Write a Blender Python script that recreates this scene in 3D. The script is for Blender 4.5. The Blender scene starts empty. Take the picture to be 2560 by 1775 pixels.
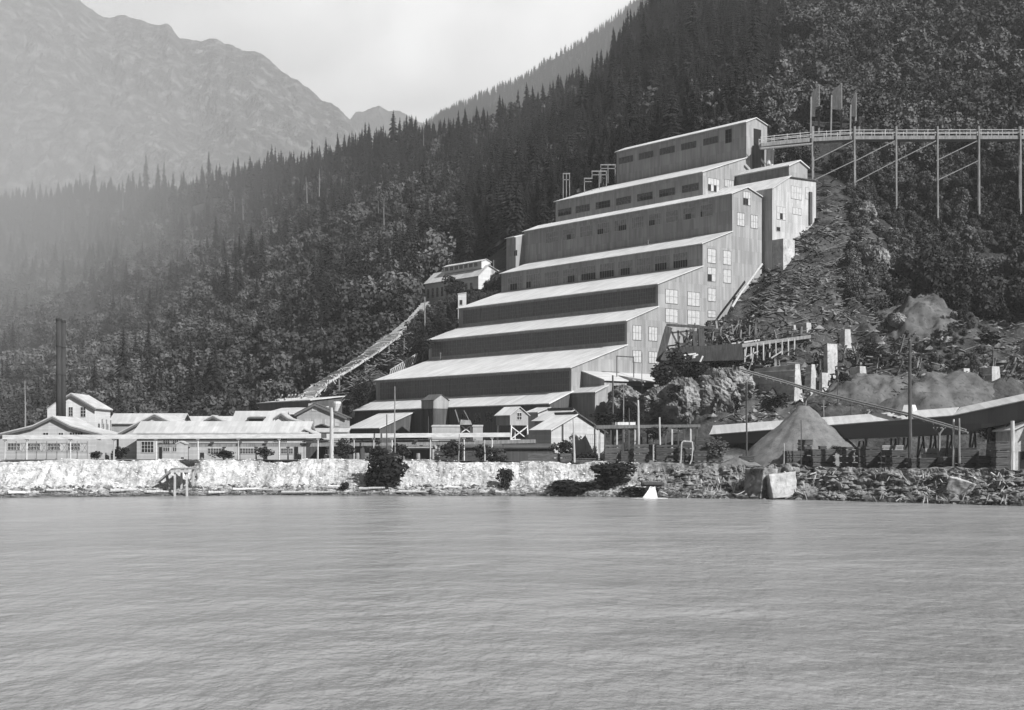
import bpy, math, random
import numpy as np
from mathutils import Vector, Matrix

# ------------------------------------------------------------------ camera, sky, sun
SC = bpy.context.scene
COL = SC.collection
F, CX, HY, HC = 3500.0, 1280.0, 1122.0, 8.0     # focal length (px of the 2560 px photograph), centre, horizon row, eye height
cam = bpy.data.cameras.new('camera'); cam_o = bpy.data.objects.new('camera', cam); COL.objects.link(cam_o)
cam_o.location = (0, 0, HC); cam_o.rotation_euler = (math.radians(90), 0, 0)
cam.sensor_width = 36; cam.lens = 36 * F / 2560; cam.shift_y = (HY - 887.5) / 2560
cam.clip_start = 0.5; cam.clip_end = 30000
SC.camera = cam_o
SUN_H = Vector((0.72, -0.69, 0)).normalized(); SUN_EL = math.radians(38)
SUN_DIR = Vector((SUN_H.x * math.cos(SUN_EL), SUN_H.y * math.cos(SUN_EL), math.sin(SUN_EL)))
W = bpy.data.worlds.new('World'); SC.world = W; W.use_nodes = True
def build_world():
    nt = W.node_tree; N = nt.nodes; L = nt.links; N.clear()
    out = N.new('ShaderNodeOutputWorld'); bg = N.new('ShaderNodeBackground'); bg.inputs[1].default_value = 0.05
    sky = N.new('ShaderNodeTexSky'); sky.sky_type = 'NISHITA'; sky.sun_disc = False
    sky.sun_elevation = SUN_EL; sky.sun_rotation = math.atan2(SUN_H.x, SUN_H.y)
    bw = N.new('ShaderNodeRGBToBW'); L.new(sky.outputs[0], bw.inputs[0])          # black and white film
    tc = N.new('ShaderNodeTexCoord'); sep = N.new('ShaderNodeSeparateXYZ'); L.new(tc.outputs['Generated'], sep.inputs[0])
    mp = N.new('ShaderNodeMapping'); mp.inputs['Scale'].default_value = (1.0, 1.0, 2.2); L.new(tc.outputs['Generated'], mp.inputs[0])
    nz = N.new('ShaderNodeTexNoise'); nz.inputs['Scale'].default_value = 5.0; nz.inputs['Detail'].default_value = 5; nz.inputs['Roughness'].default_value = 0.45; nz.inputs['Distortion'].default_value = 0.6
    L.new(mp.outputs[0], nz.inputs[0])
    rp = N.new('ShaderNodeMapRange'); rp.inputs[1].default_value = 0.3; rp.inputs[2].default_value = 0.66
    rp.inputs[3].default_value = CLOUD_LO; rp.inputs[4].default_value = CLOUD_HI
    L.new(nz.outputs[0], rp.inputs[0])
    # bright cloud over the mountains, confined to the view so shaded walls stay dark
    fy = N.new('ShaderNodeMapRange'); fy.interpolation_type = 'SMOOTHSTEP'; fy.inputs[1].default_value = 0.35; fy.inputs[2].default_value = 0.8
    L.new(sep.outputs[1], fy.inputs[0])
    mix = N.new('ShaderNodeMix'); L.new(fy.outputs[0], mix.inputs[0]); dm = N.new('ShaderNodeMath'); dm.operation = 'MULTIPLY'; dm.inputs[1].default_value = 0.4; L.new(bw.outputs[0], dm.inputs[0]); L.new(dm.outputs[0], mix.inputs[2]); L.new(rp.outputs[0], mix.inputs[3])
    L.new(mix.outputs[0], bg.inputs[0]); L.new(bg.outputs[0], out.inputs[0])
CLOUD_LO, CLOUD_HI = 19.0, 36.0
build_world()
sun = bpy.data.lights.new('sun', 'SUN'); sun.energy = 5.0; sun.angle = math.radians(0.5); sun.color = (1, 1, 1)
sun_o = bpy.data.objects.new('sun', sun); COL.objects.link(sun_o)
sun_o.rotation_euler = (-SUN_DIR).to_track_quat('-Z', 'Y').to_euler(); sun_o.location = (60, -60, 120)
SC.view_settings.view_transform = 'Standard'; SC.view_settings.look = 'None'; SC.view_settings.gamma = 1
SC.view_settings.exposure = 0.62
HAZE = 0.00012
R = random.Random(7)

# ------------------------------------------------------------------ helpers
def tag(o, label=None, cat=None, group=None, kind=None):
    if label: o['label'] = label
    if cat: o['category'] = cat
    if group: o['group'] = group
    if kind: o['kind'] = kind
    return o
def empty(name, loc, rz=0.0):
    o = bpy.data.objects.new(name, None); COL.objects.link(o); o.location = loc; o.rotation_euler = (0, 0, rz); o.empty_display_size = 1
    return o
def P(px, py, D): return Vector(((px - CX) / F * D, D, HC + (HY - py) / F * D))
def G(px, D): return ((px - CX) / F * D, D)
def Zp(py, D): return HC + (HY - py) / F * D

class MB:
    def __init__(s): s.v = []; s.f = []
    def poly(s, pts):
        n = len(s.v); s.v += [tuple(p) for p in pts]; s.f.append(tuple(range(n, n + len(pts)))); return s
    def box(s, x0, x1, y0, y1, z0, z1):
        n = len(s.v)
        s.v += [(x0,y0,z0),(x1,y0,z0),(x1,y1,z0),(x0,y1,z0),(x0,y0,z1),(x1,y0,z1),(x1,y1,z1),(x0,y1,z1)]
        s.f += [(n,n+3,n+2,n+1),(n+4,n+5,n+6,n+7),(n,n+1,n+5,n+4),(n+1,n+2,n+6,n+5),(n+2,n+3,n+7,n+6),(n+3,n,n+4,n+7)]
        return s
    def hexa(s, b, t):
        n = len(s.v); s.v += [tuple(p) for p in b] + [tuple(p) for p in t]
        s.f += [(n+3,n+2,n+1,n),(n+4,n+5,n+6,n+7)] + [(n+i,n+(i+1)%4,n+4+(i+1)%4,n+4+i) for i in range(4)]
        return s
    def prism(s, prof, t0, t1, axis):
        """prof: (u,z) polygon, extruded t0..t1 along y ('y': u is x) or along x ('x': u is y)"""
        q = (lambda u, t, z: (u, t, z)) if axis == 'y' else (lambda u, t, z: (t, u, z))
        n = len(s.v); k = len(prof)
        s.v += [q(u, t0, z) for u, z in prof] + [q(u, t1, z) for u, z in prof]
        s.f += [tuple(range(n, n + k)), tuple(range(n + 2*k - 1, n + k - 1, -1))]
        s.f += [(n+i, n+k+i, n+k+(i+1)%k, n+(i+1)%k) for i in range(k)]
        return s
    def tube(s, a, b, r0, r1=None, n=6, cap=True):
        r1 = r0 if r1 is None else r1
        a = Vector(a); b = Vector(b); d = (b - a).normalized()
        u = d.orthogonal().normalized(); w = d.cross(u); k = len(s.v)
        for (c, r) in ((a, r0), (b, r1)):
            for i in range(n):
                t = 2 * math.pi * i / n
                s.v.append(tuple(c + u * (r * math.cos(t)) + w * (r * math.sin(t))))
        s.f += [(k+i, k+(i+1)%n, k+n+(i+1)%n, k+n+i) for i in range(n)]
        if cap: s.f += [tuple(range(k+n-1, k-1, -1)), tuple(range(k+n, k+2*n))]
        return s
    def beam(s, a, b, w, h):
        a = Vector(a); b = Vector(b); d = (b - a).normalized()
        side = d.cross(Vector((0, 0, 1)))
        if side.length < 1e-3: side = Vector((1, 0, 0))
        side = side.normalized() * (w / 2); up = side.cross(d).normalized() * (h / 2)
        s.hexa([a-side-up, a+side-up, b+side-up, b-side-up], [a-side+up, a+side+up, b+side+up, b-side+up])
        return s
    def mesh(s, name, mat, smooth=False):
        me = bpy.data.meshes.new(name); me.from_pydata(s.v, [], s.f)
        import bmesh
        bm = bmesh.new(); bm.from_mesh(me); bmesh.ops.recalc_face_normals(bm, faces=bm.faces); bm.to_mesh(me); bm.free()
        if smooth: me.polygons.foreach_set('use_smooth', [True] * len(me.polygons))
        for m in (mat if isinstance(mat, (list, tuple)) else [mat]): me.materials.append(m)
        return me
    def build(s, name, mat, parent=None, loc=None, rz=0.0, smooth=False):
        o = bpy.data.objects.new(name, s.mesh(name, mat, smooth)); COL.objects.link(o)
        if parent is not None: o.parent = parent
        if loc is not None: o.location = loc; o.rotation_euler = (0, 0, rz)
        return o
def grid_obj(name, co, nr, nc, mat, smooth=True):
    me = bpy.data.meshes.new(name)
    idx = np.arange(nr * nc).reshape(nr, nc)
    fa = np.stack([idx[:-1,:-1], idx[:-1,1:], idx[1:,1:], idx[1:,:-1]], -1).reshape(-1, 4)
    me.from_pydata(co.reshape(-1, 3).tolist(), [], fa.tolist())
    me.polygons.foreach_set('use_smooth', [smooth] * len(me.polygons)); me.materials.append(mat)
    o = bpy.data.objects.new(name, me); COL.objects.link(o); return o
def copy_tree(o, parent=None):
    c = o.copy(); COL.objects.link(c)
    if parent is not None: c.parent = parent
    for ch in list(o.children): copy_tree(ch, c)
    return c

# numpy value noise
def _hash(ix, iy, seed):
    h = (ix.astype(np.int64) * 374761393 + iy.astype(np.int64) * 668265263 + seed * 1442695041) & 0x7fffffff
    h = ((h ^ (h >> 13)) * 1274126177) & 0x7fffffff
    return ((h ^ (h >> 16)) & 0xffff) / 65535.0
def vnoise(x, y, seed=0):
    x = np.asarray(x, float); y = np.asarray(y, float)
    ix = np.floor(x); iy = np.floor(y); fx = x - ix; fy = y - iy
    fx = fx*fx*(3-2*fx); fy = fy*fy*(3-2*fy)
    a = _hash(ix, iy, seed); b = _hash(ix+1, iy, seed); c = _hash(ix, iy+1, seed); d = _hash(ix+1, iy+1, seed)
    return (a*(1-fx)+b*fx)*(1-fy) + (c*(1-fx)+d*fx)*fy
def fbm(x, y, oct=4, seed=0, ridged=False):
    s = 0; amp = 1; tot = 0
    for o in range(oct):
        n = vnoise(x * 2**o, y * 2**o, seed + o * 17)
        n = (1 - abs(2*n-1)) if ridged else n
        s = s + n * amp; tot += amp; amp *= 0.5
    return s / tot

# ------------------------------------------------------------------ materials (greys only: the photograph is black and white)
MATS = {}
def mat(name, lo, hi=None, rough=0.85, scale=0.3, detail=6, stretch=(1,1,1), bump=0.0, bscale=None, spec=0.3, metal=0.0, rnd=0.0, contrast=(0.35, 0.65), speck=None, bdist=0.1, patch=None):
    hi = lo if hi is None else hi
    m = bpy.data.materials.new(name); m.use_nodes = True; MATS[name] = m
    nt = m.node_tree; N = nt.nodes; L = nt.links; b = N['Principled BSDF']
    b.inputs['Roughness'].default_value = rough; b.inputs['Metallic'].default_value = metal; b.inputs['Specular IOR Level'].default_value = spec
    tc = N.new('ShaderNodeTexCoord'); mp = N.new('ShaderNodeMapping'); mp.inputs['Scale'].default_value = stretch; L.new(tc.outputs['Object'], mp.inputs[0])
    nz = N.new('ShaderNodeTexNoise'); nz.inputs['Scale'].default_value = scale; nz.inputs['Detail'].default_value = detail; nz.inputs['Roughness'].default_value = 0.62
    L.new(mp.outputs[0], nz.inputs[0])
    rp = N.new('ShaderNodeMapRange'); rp.inputs[1].default_value = contrast[0]; rp.inputs[2].default_value = contrast[1]; rp.inputs[3].default_value = lo; rp.inputs[4].default_value = hi
    L.new(nz.outputs[0], rp.inputs[0]); val = rp.outputs[0]
    if rnd:
        oi = N.new('ShaderNodeObjectInfo'); r2 = N.new('ShaderNodeMapRange'); r2.inputs[3].default_value = 1 - rnd; r2.inputs[4].default_value = 1 + rnd
        L.new(oi.outputs['Random'], r2.inputs[0]); mu = N.new('ShaderNodeMath'); mu.operation = 'MULTIPLY'; L.new(val, mu.inputs[0]); L.new(r2.outputs[0], mu.inputs[1]); val = mu.outputs[0]
    if patch:
        ge = N.new('ShaderNodeNewGeometry'); np_ = N.new('ShaderNodeTexNoise'); np_.inputs['Scale'].default_value = patch[0]; np_.inputs['Detail'].default_value = 4; L.new(ge.outputs['Position'], np_.inputs[0])
        rp_ = N.new('ShaderNodeMapRange'); rp_.inputs[1].default_value = .38; rp_.inputs[2].default_value = .62; rp_.inputs[3].default_value = patch[1]; rp_.inputs[4].default_value = patch[2]; L.new(np_.outputs[0], rp_.inputs[0])
        mu = N.new('ShaderNodeMath'); mu.operation = 'MULTIPLY'; L.new(val, mu.inputs[0]); L.new(rp_.outputs[0], mu.inputs[1]); val = mu.outputs[0]
    if speck:
        n3 = N.new('ShaderNodeTexNoise'); n3.inputs['Scale'].default_value = speck[0]; n3.inputs['Detail'].default_value = 3; L.new(mp.outputs[0], n3.inputs[0])
        r3 = N.new('ShaderNodeMapRange'); r3.inputs[1].default_value = speck[1]; r3.inputs[2].default_value = speck[1] + 0.06; r3.inputs[3].default_value = 1; r3.inputs[4].default_value = speck[2]
        L.new(n3.outputs[0], r3.inputs[0]); mu = N.new('ShaderNodeMath'); mu.operation = 'MULTIPLY'; L.new(val, mu.inputs[0]); L.new(r3.outputs[0], mu.inputs[1]); val = mu.outputs[0]
    cb = N.new('ShaderNodeCombineColor'); [L.new(val, cb.inputs[i]) for i in range(3)]; L.new(cb.outputs[0], b.inputs['Base Color'])
    if bump:
        n2 = N.new('ShaderNodeTexNoise'); n2.inputs['Scale'].default_value = bscale or scale * 4; n2.inputs['Detail'].default_value = 5; L.new(mp.outputs[0], n2.inputs[0])
        bp = N.new('ShaderNodeBump'); bp.inputs['Strength'].default_value = bump; bp.inputs['Distance'].default_value = bdist; L.new(n2.outputs[0], bp.inputs['Height']); L.new(bp.outputs[0], b.inputs['Normal'])
    return m
def sheet_mat(name, lo, hi, w=0.9, h=2.6, seam=0.82, rough=0.55, corr=True, roof=False, metal=0.0, streak=0.12):
    """corrugated iron or boarding: sheets of slightly different grey, seams, vertical run-off streaks; local x+y runs along any wall"""
    m = bpy.data.materials.new(name); m.use_nodes = True; MATS[name] = m
    nt = m.node_tree; N = nt.nodes; L = nt.links; b = N['Principled BSDF']; b.inputs['Roughness'].default_value = rough; b.inputs['Metallic'].default_value = metal
    b.inputs['Specular IOR Level'].default_value = 0.15
    tc = N.new('ShaderNodeTexCoord'); sp = N.new('ShaderNodeSeparateXYZ'); L.new(tc.outputs['Object'], sp.inputs[0])
    def M(op, a, c):
        n = N.new('ShaderNodeMath'); n.operation = op
        for i, q in enumerate((a, c)):
            if isinstance(q, (int, float)): n.inputs[i].default_value = q
            else: L.new(q, n.inputs[i])
        return n.outputs[0]
    u = sp.outputs[0] if roof else M('ADD', sp.outputs[0], sp.outputs[1])
    v = sp.outputs[1] if roof else sp.outputs[2]
    cv = N.new('ShaderNodeCombineXYZ'); L.new(u, cv.inputs[0]); L.new(v, cv.inputs[1])
    br = N.new('ShaderNodeTexBrick'); L.new(cv.outputs[0], br.inputs[0]); br.inputs['Scale'].default_value = 1; br.inputs['Brick Width'].default_value = w; br.inputs['Row Height'].default_value = h
    br.inputs['Mortar Size'].default_value = 0.02; br.inputs['Mortar Smooth'].default_value = 0.3; br.inputs['Bias'].default_value = 0
    mid = (lo + hi) / 2
    br.inputs['Color1'].default_value = (lo, lo, lo, 1); br.inputs['Color2'].default_value = (hi, hi, hi, 1); br.inputs['Mortar'].default_value = (mid*seam, mid*seam, mid*seam, 1)
    st = N.new('ShaderNodeCombineXYZ'); L.new(M('MULTIPLY', u, 1.6), st.inputs[0]); L.new(M('MULTIPLY', v, 0.12), st.inputs[1])
    nz = N.new('ShaderNodeTexNoise'); nz.inputs['Scale'].default_value = 1; nz.inputs['Detail'].default_value = 5; L.new(st.outputs[0], nz.inputs[0])
    n2 = N.new('ShaderNodeTexNoise'); n2.inputs['Scale'].default_value = 0.12; n2.inputs['Detail'].default_value = 4; L.new(cv.outputs[0], n2.inputs[0])
    r = N.new('ShaderNodeMapRange'); r.inputs[1].default_value = 0.3; r.inputs[2].default_value = 0.7; r.inputs[3].default_value = 1 - streak; r.inputs[4].default_value = 1 + streak; L.new(nz.outputs[0], r.inputs[0])
    r2 = N.new('ShaderNodeMapRange'); r2.inputs[1].default_value = 0.3; r2.inputs[2].default_value = 0.7; r2.inputs[3].default_value = 0.9; r2.inputs[4].default_value = 1.08; L.new(n2.outputs[0], r2.inputs[0])
    mm = N.new('ShaderNodeVectorMath'); mm.operation = 'SCALE'; L.new(br.outputs[0], mm.inputs[0]); L.new(M('MULTIPLY', r.outputs[0], r2.outputs[0]), mm.inputs['Scale']); L.new(mm.outputs[0], b.inputs['Base Color'])
    if corr:
        wv = N.new('ShaderNodeTexWave'); wv.inputs['Scale'].default_value = 2.4; L.new(cv.outputs[0], wv.inputs[0])
        bp = N.new('ShaderNodeBump'); bp.inputs['Strength'].default_value = 0.25; bp.inputs['Distance'].default_value = 0.03; L.new(wv.outputs[0], bp.inputs['Height']); L.new(bp.outputs[0], b.inputs['Normal'])
    return m
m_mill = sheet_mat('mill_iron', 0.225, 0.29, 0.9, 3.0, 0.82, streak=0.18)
m_iron_shade = sheet_mat('tarred_iron', 0.10, 0.14, 0.9, 3.0, 0.85)  # gallery wall iron, its shade put into a darker grey
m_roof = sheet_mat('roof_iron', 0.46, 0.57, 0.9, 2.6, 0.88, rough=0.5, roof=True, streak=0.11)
m_roof_camp = sheet_mat('camp_roof_iron', 0.36, 0.46, 0.9, 2.6, 0.88, rough=0.55, roof=True, streak=0.1)
m_roof_grey = sheet_mat('roof_grey', 0.40, 0.50, 0.9, 2.6, 0.85, rough=0.6, roof=True)
m_dark = sheet_mat('dark_boards', 0.06, 0.09, 0.25, 9, 0.7, corr=False)
m_annex = sheet_mat('annex_iron', 0.33, 0.42, 0.9, 2.4, 0.85, streak=0.2)
m_white = sheet_mat('white_siding', 0.5, 0.58, 9, 0.35, 0.85, corr=False, streak=0.08)
m_cream = sheet_mat('pale_siding', 0.35, 0.44, 9, 0.35, 0.85, corr=False, streak=0.1)
m_greyw = sheet_mat('grey_siding', 0.26, 0.33, 9, 0.35, 0.8, corr=False, streak=0.15)
m_glassd = mat('dark_glass', 0.015, 0.03, rough=0.15, scale=2, spec=0.5)
m_glassl = mat('pale_glass', 0.36, 0.48, rough=0.2, scale=1.5, spec=0.6)  # pale base colour stands in for the sky reflected in the panes
m_glasso = mat('opaque_dusty_glass', 0.12, 0.22, rough=0.4, scale=1.5, spec=0.3)
m_glassm = mat('dusty_glass', 0.03, 0.07, rough=0.35, scale=1.5, spec=0.4)
m_frame_w = mat('white_paint', 0.42, 0.6, scale=.8, stretch=(1,1,4))
m_frame_g = mat('grey_paint', 0.3, 0.36, scale=2)
m_frame_d = mat('dark_paint', 0.1, 0.14, scale=2)
m_mull = mat('grimy_mullion', 0.12, 0.2, scale=2)
m_screen = mat('grey_slabs', 0.03, 0.07, scale=.6)
m_void = mat('dark_opening', 0.008, 0.012)
m_log = mat('weathered_log', 0.28, 0.5, scale=1.2, stretch=(4,4,0.4), bump=0.4)
m_logd = mat('dark_timber', 0.04, 0.09, scale=1.2, stretch=(3,3,0.5), bump=0.4)
m_logm = mat('grey_timber', 0.14, 0.26, scale=1.2, stretch=(3,3,0.5), bump=0.4)
m_logp = mat('pale_timber', 0.5, 0.7, scale=1.2, stretch=(3,3,0.5), bump=0.3)
m_lumber = mat('stacked_lumber', 0.035, 0.12, scale=0.9, stretch=(0.6,0.6,7), bump=0.4, rnd=0.3)
m_lumberl = mat('fresh_lumber', 0.2, 0.32, scale=0.9, stretch=(0.6,0.6,7), bump=0.4, rnd=0.2)
m_stack = mat('smokestack_iron', 0.025, 0.05, scale=0.6, stretch=(1,1,0.3), rough=0.8, spec=.1)
m_conc = mat('concrete', 0.26, 0.48, scale=0.5, detail=9, bump=0.5, speck=(1.5, 0.6, 0.7))
m_rock = mat('rock', 0.05, 0.28, scale=0.35, detail=9, bump=1.0, bscale=1.5, contrast=(0.38, 0.62), bdist=0.4)
m_sand = mat('tailings_sand', 0.10, 0.17, scale=0.7, detail=10, bump=0.9, bscale=5, speck=(3,.58,.75))
m_debris = mat('scattered_wood', 0.025, 0.22, scale=0.25, rough=0.9, contrast=(0.4, 0.6))
m_stone = mat('bank_stone', 0.03, 0.22, scale=0.5, rough=0.9, contrast=(0.4, 0.6))
m_soil = mat('forest_soil', 0.02, 0.045, scale=0.05, detail=8)
m_bark = mat('bark', 0.05, 0.09, scale=1, stretch=(3,3,0.5))
m_snag = mat('bare_snag', 0.15, 0.28, scale=1, stretch=(3,3,0.5))
m_spruce = mat('spruce_needles', 0.010, 0.026, scale=0.25, rnd=0.35, spec=0.1, patch=(.02,.7,1.3))
m_leaf = mat('alder_leaves', 0.034, 0.108, scale=0.25, rnd=0.4, spec=0.15, patch=(.025,.45,1.6))
m_bush = mat('bush_leaves', 0.012, 0.035, scale=0.6, rnd=0.3, spec=0.1)
m_foam = mat('white_water', 0.4, 0.85, scale=3.5, rough=0.6, stretch=(2.5,1,.5), bump=1.0, bscale=8)

# ------------------------------------------------------------------ shape of the land
def zy(x): return np.interp(x, [-20, 20, 55, 80], [6.0, 5.5, 4.95, 4.7])
def Dw(px): return np.interp(px, [-400, 0, 640, 1300, 1760, 2050, 2560, 3100], [232, 229, 241, 237, 226, 217, 194, 176])
CP = []
def cp(px, py, D): CP.append(((px - CX) / F * D, D, HC + (HY - py) / F * D))
def cz(px, D, z): CP.append(((px - CX) / F * D, D, z))
for px in (-600, -200, 0, 300, 600, 900, 1200, 1500, 1800, 2100, 2400, 2700, 3200):
    cz(px, Dw(px) + 4, 2.0)
    cz(px, Dw(px) + 22, 2.5)
for px, D in ((-200,420),(0,400),(150,340),(300,360),(450,320),(600,330),(750,310),(900,300),(1050,290),(1200,280),(1350,272),(0,320),(300,300),(600,280),(1450,262),(1600,250),(1900,244),(2200,236),(2450,228),(2700,220)):
    cz(px, D, 4.0)
for px, D, z in ((-200,580,7),(0,530,7),(300,465,7),(500,420,7),(650,390,8),(760,350,8.5),(860,335,9)): cz(px, D, z)
# the forested hill: foot, slope, crest
for a in ((-600,600,1500),(-600,850,900),(0,800,880),(0,540,1450),(0,680,1150),(300,780,780),(300,505,1350),(300,640,1030),(600,760,700),(600,480,1200),(600,620,930),
          (800,760,600),(800,440,1100),(800,580,820),(950,650,600),(1000,385,1000),(1100,655,480),(1080,500,700),(1150,390,900),
          (1250,632,475),(1250,540,540),(1280,425,800),(1400,520,425),(1400,450,560),(1430,400,750),(1500,470,425),(1500,330,640),(1540,250,860),
          (1600,350,430),(1600,190,620),(1620,80,860),(1750,330,400),(1750,130,600),(1750,-60,880),(2000,440,372),(2000,250,480),(2000,80,620),(2000,-200,900),
          (2300,470,366),(2300,280,460),(2300,60,620),(2300,-280,900),(2560,440,362),(2560,240,450),(2560,-330,900),(3200,440,370),(3200,-300,900)):
    cp(*a)
# beyond the crests it falls away
for px, D, z in ((-600,2000,80),(0,1950,120),(300,1850,150),(600,1700,180),(800,1550,190),(1000,1400,170),(1150,1250,150),(1280,1150,150),(1430,1100,190),(1540,1300,220),(1620,1300,280),(1750,1400,300),(2000,1500,330),(2560,1500,360),(3200,1500,360)): cz(px, D, z)
# beside and under the mill
for a in ((1070,812,372),(1150,775,372),(1150,752,390),(1020,822,378),(960,876,366),(900,924,358),(850,970,350),(1000,935,345),(1065,778,442),(1130,757,426),(1196,738,410),(1245,720,418),(1200,770,390),(1000,835,400),(900,930,375),(800,1000,358)): cp(*a)
E1 = Vector((0.6446, -0.7645, 0)); E2 = Vector((0.7645, 0.6446, 0)); P0 = Vector((12.3, 290, 0)); TH = math.atan2(-0.7645, 0.6446)
def ML(a, s): v = P0 + E1 * a + E2 * s; return v.x, v.y
for a, s, z in ((3,2,13),(3,12,17),(3,20,23),(3,25,29),(3,34,33),(3,44,38),(3,61,51),(-35,5,8),(-35,20,12),(-35,40,26),(-35,60,44),(-35,80,60),(-60,30,22),(-60,60,45),(-60,80,58),(-74,10,17),(-74,30,34),(-74,50,50),(-74,70,60),(5,75,60),(-18,95,82),(-45,95,80),(-65,95,76),(5,85,70)):
    x, y = ML(a, s); CP.append((x, y, z))
for a in ((1985,615,334),(2045,566,338),(2100,570,336),(2060,640,326),(2000,700,314),(1950,800,298),(1890,835,290),(1850,1005,271),(1850,915,286),(1930,1010,271),(2060,995,270),(1990,900,287),(1750,930,280),(1700,1010,268),(1760,1050,262),
          (2200,560,350),(2200,700,322),(2200,800,300),(2200,930,276),(2200,1020,262),(2350,790,300),(2350,900,284),(2400,980,262),(2560,700,335),(2560,850,300),(2560,960,268),
          (2800,700,320),(2800,900,280),(2050,1025,262)): cp(*a)
CPA = np.array(CP)
def _phi(r): return np.sqrt(r*r + 64.0)
_d = np.hypot(CPA[:,None,0]-CPA[None,:,0], CPA[:,None,1]-CPA[None,:,1])
_n = len(CPA); _A = np.zeros((_n+3, _n+3)); _A[:_n,:_n] = _phi(_d) - np.eye(_n) * 2.0
_A[:_n,_n] = 1; _A[:_n,_n+1] = CPA[:,0]; _A[:_n,_n+2] = CPA[:,1]; _A[_n:,:_n] = _A[:_n,_n:].T
_w = np.linalg.solve(_A, np.concatenate([CPA[:,2], [0,0,0]]))
def ground_z(x, y, rough=True):
    x = np.atleast_1d(np.asarray(x, float)); y = np.atleast_1d(np.asarray(y, float))
    out = np.empty(x.shape)
    xf, yf = x.ravel(), y.ravel(); o = out.ravel()
    for i in range(0, len(xf), 20000):
        xx, yy = xf[i:i+20000], yf[i:i+20000]
        r = np.hypot(xx[:,None]-CPA[None,:,0], yy[:,None]-CPA[None,:,1])
        o[i:i+20000] = _phi(r) @ _w[:_n] + _w[_n] + _w[_n+1]*xx + _w[_n+2]*yy
    z = o.reshape(x.shape); b = zy(x); d = z - b
    if rough:
        k = np.clip(d / 14, 0, 1)
        px = x / np.maximum(y, 1) * F + CX
        rub = np.clip((px - 1600) / 60, 0, 1) * np.clip((350 - y) / 30, 0, 1)
        d = d + k * (fbm(x/40, y/40, 4, 3) - 0.5) * (5 + y / 60) + k * rub * (fbm(x/8, y/8, 5, 9, True) - 0.55) * 7.5
        b = b + (fbm(x/6, y/6, 3, 5) - 0.5) * 0.25
    return b + np.where(d > 16, d, 0.8 * np.log1p(np.exp(np.clip(d / 0.8, -30, 20))))
def gz(x, y, rough=False): return float(ground_z(x, y, rough)[0])

def find_D(px, py, lo=255, hi=352):
    ds = np.arange(lo, hi, 1.0); xs = (px-CX)/F*ds; z = ground_z(xs, ds, False); pyg = HY-(z-HC)*F/ds
    k = np.where(pyg <= py)[0]; return float(ds[k[0]]) if len(k) else hi
# terrain sheet
def terrain_mat():
    m = bpy.data.materials.new('hillside_ground'); m.use_nodes = True; nt = m.node_tree; N = nt.nodes; L = nt.links; b = N['Principled BSDF']
    b.inputs['Roughness'].default_value = 0.95; b.inputs['Specular IOR Level'].default_value = 0.1
    at = N.new('ShaderNodeAttribute'); at.attribute_name = 'bare'
    tc = N.new('ShaderNodeTexCoord')
    nz = N.new('ShaderNodeTexNoise'); nz.inputs['Scale'].default_value = 0.28; nz.inputs['Detail'].default_value = 9; nz.inputs['Roughness'].default_value = 0.7; L.new(tc.outputs['Object'], nz.inputs[0])
    r1 = N.new('ShaderNodeMapRange'); r1.inputs[1].default_value = 0.35; r1.inputs[2].default_value = 0.68; r1.inputs[3].default_value = 0.014; r1.inputs[4].default_value = 0.10; L.new(nz.outputs[0], r1.inputs[0])
    r2 = N.new('ShaderNodeMapRange'); r2.inputs[1].default_value = 0.3; r2.inputs[2].default_value = 0.7; r2.inputs[3].default_value = 0.018; r2.inputs[4].default_value = 0.05; L.new(nz.outputs[0], r2.inputs[0])
    mx = N.new('ShaderNodeMix'); L.new(at.outputs['Fac'], mx.inputs[0]); L.new(r2.outputs[0], mx.inputs[2]); L.new(r1.outputs[0], mx.inputs[3])
    cb = N.new('ShaderNodeCombineColor'); ya = N.new('ShaderNodeAttribute'); ya.attribute_name = 'yard'; ym = N.new('ShaderNodeMath'); ym.operation = 'MULTIPLY_ADD'; ym.inputs[1].default_value = 1.6; ym.inputs[2].default_value = 1; L.new(ya.outputs['Fac'], ym.inputs[0]); y2 = N.new('ShaderNodeMath'); y2.operation = 'MULTIPLY'; L.new(mx.outputs[0], y2.inputs[0]); L.new(ym.outputs[0], y2.inputs[1])
    [L.new(y2.outputs[0], cb.inputs[i]) for i in range(3)]; L.new(cb.outputs[0], b.inputs['Base Color'])
    n2 = N.new('ShaderNodeTexNoise'); n2.inputs['Scale'].default_value = 1.2; n2.inputs['Detail'].default_value = 6; L.new(tc.outputs['Object'], n2.inputs[0])
    bp = N.new('ShaderNodeBump'); bp.inputs['Strength'].default_value = 0.9; bp.inputs['Distance'].default_value = 0.5; L.new(n2.outputs[0], bp.inputs['Height']); L.new(bp.outputs[0], b.inputs['Normal'])
    return m
cols = np.linspace(-900, 3500, 520); nr = 330
tt = np.linspace(0, 1, nr)
PX, TT = np.meshgrid(cols, tt)
D0 = Dw(PX) + 9.5; DD = D0 * (2300 / D0) ** (TT ** 1.25)
XX = (PX - CX) / F * DD; YY = DD
ZZ = ground_z(XX, YY)
def rub_edge(px): return np.interp(px, [1500,1900,2000,2100,2170,2230,2300,2450,2560,2850], [352,354,356,354,345,328,309,303,300,298])
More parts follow.
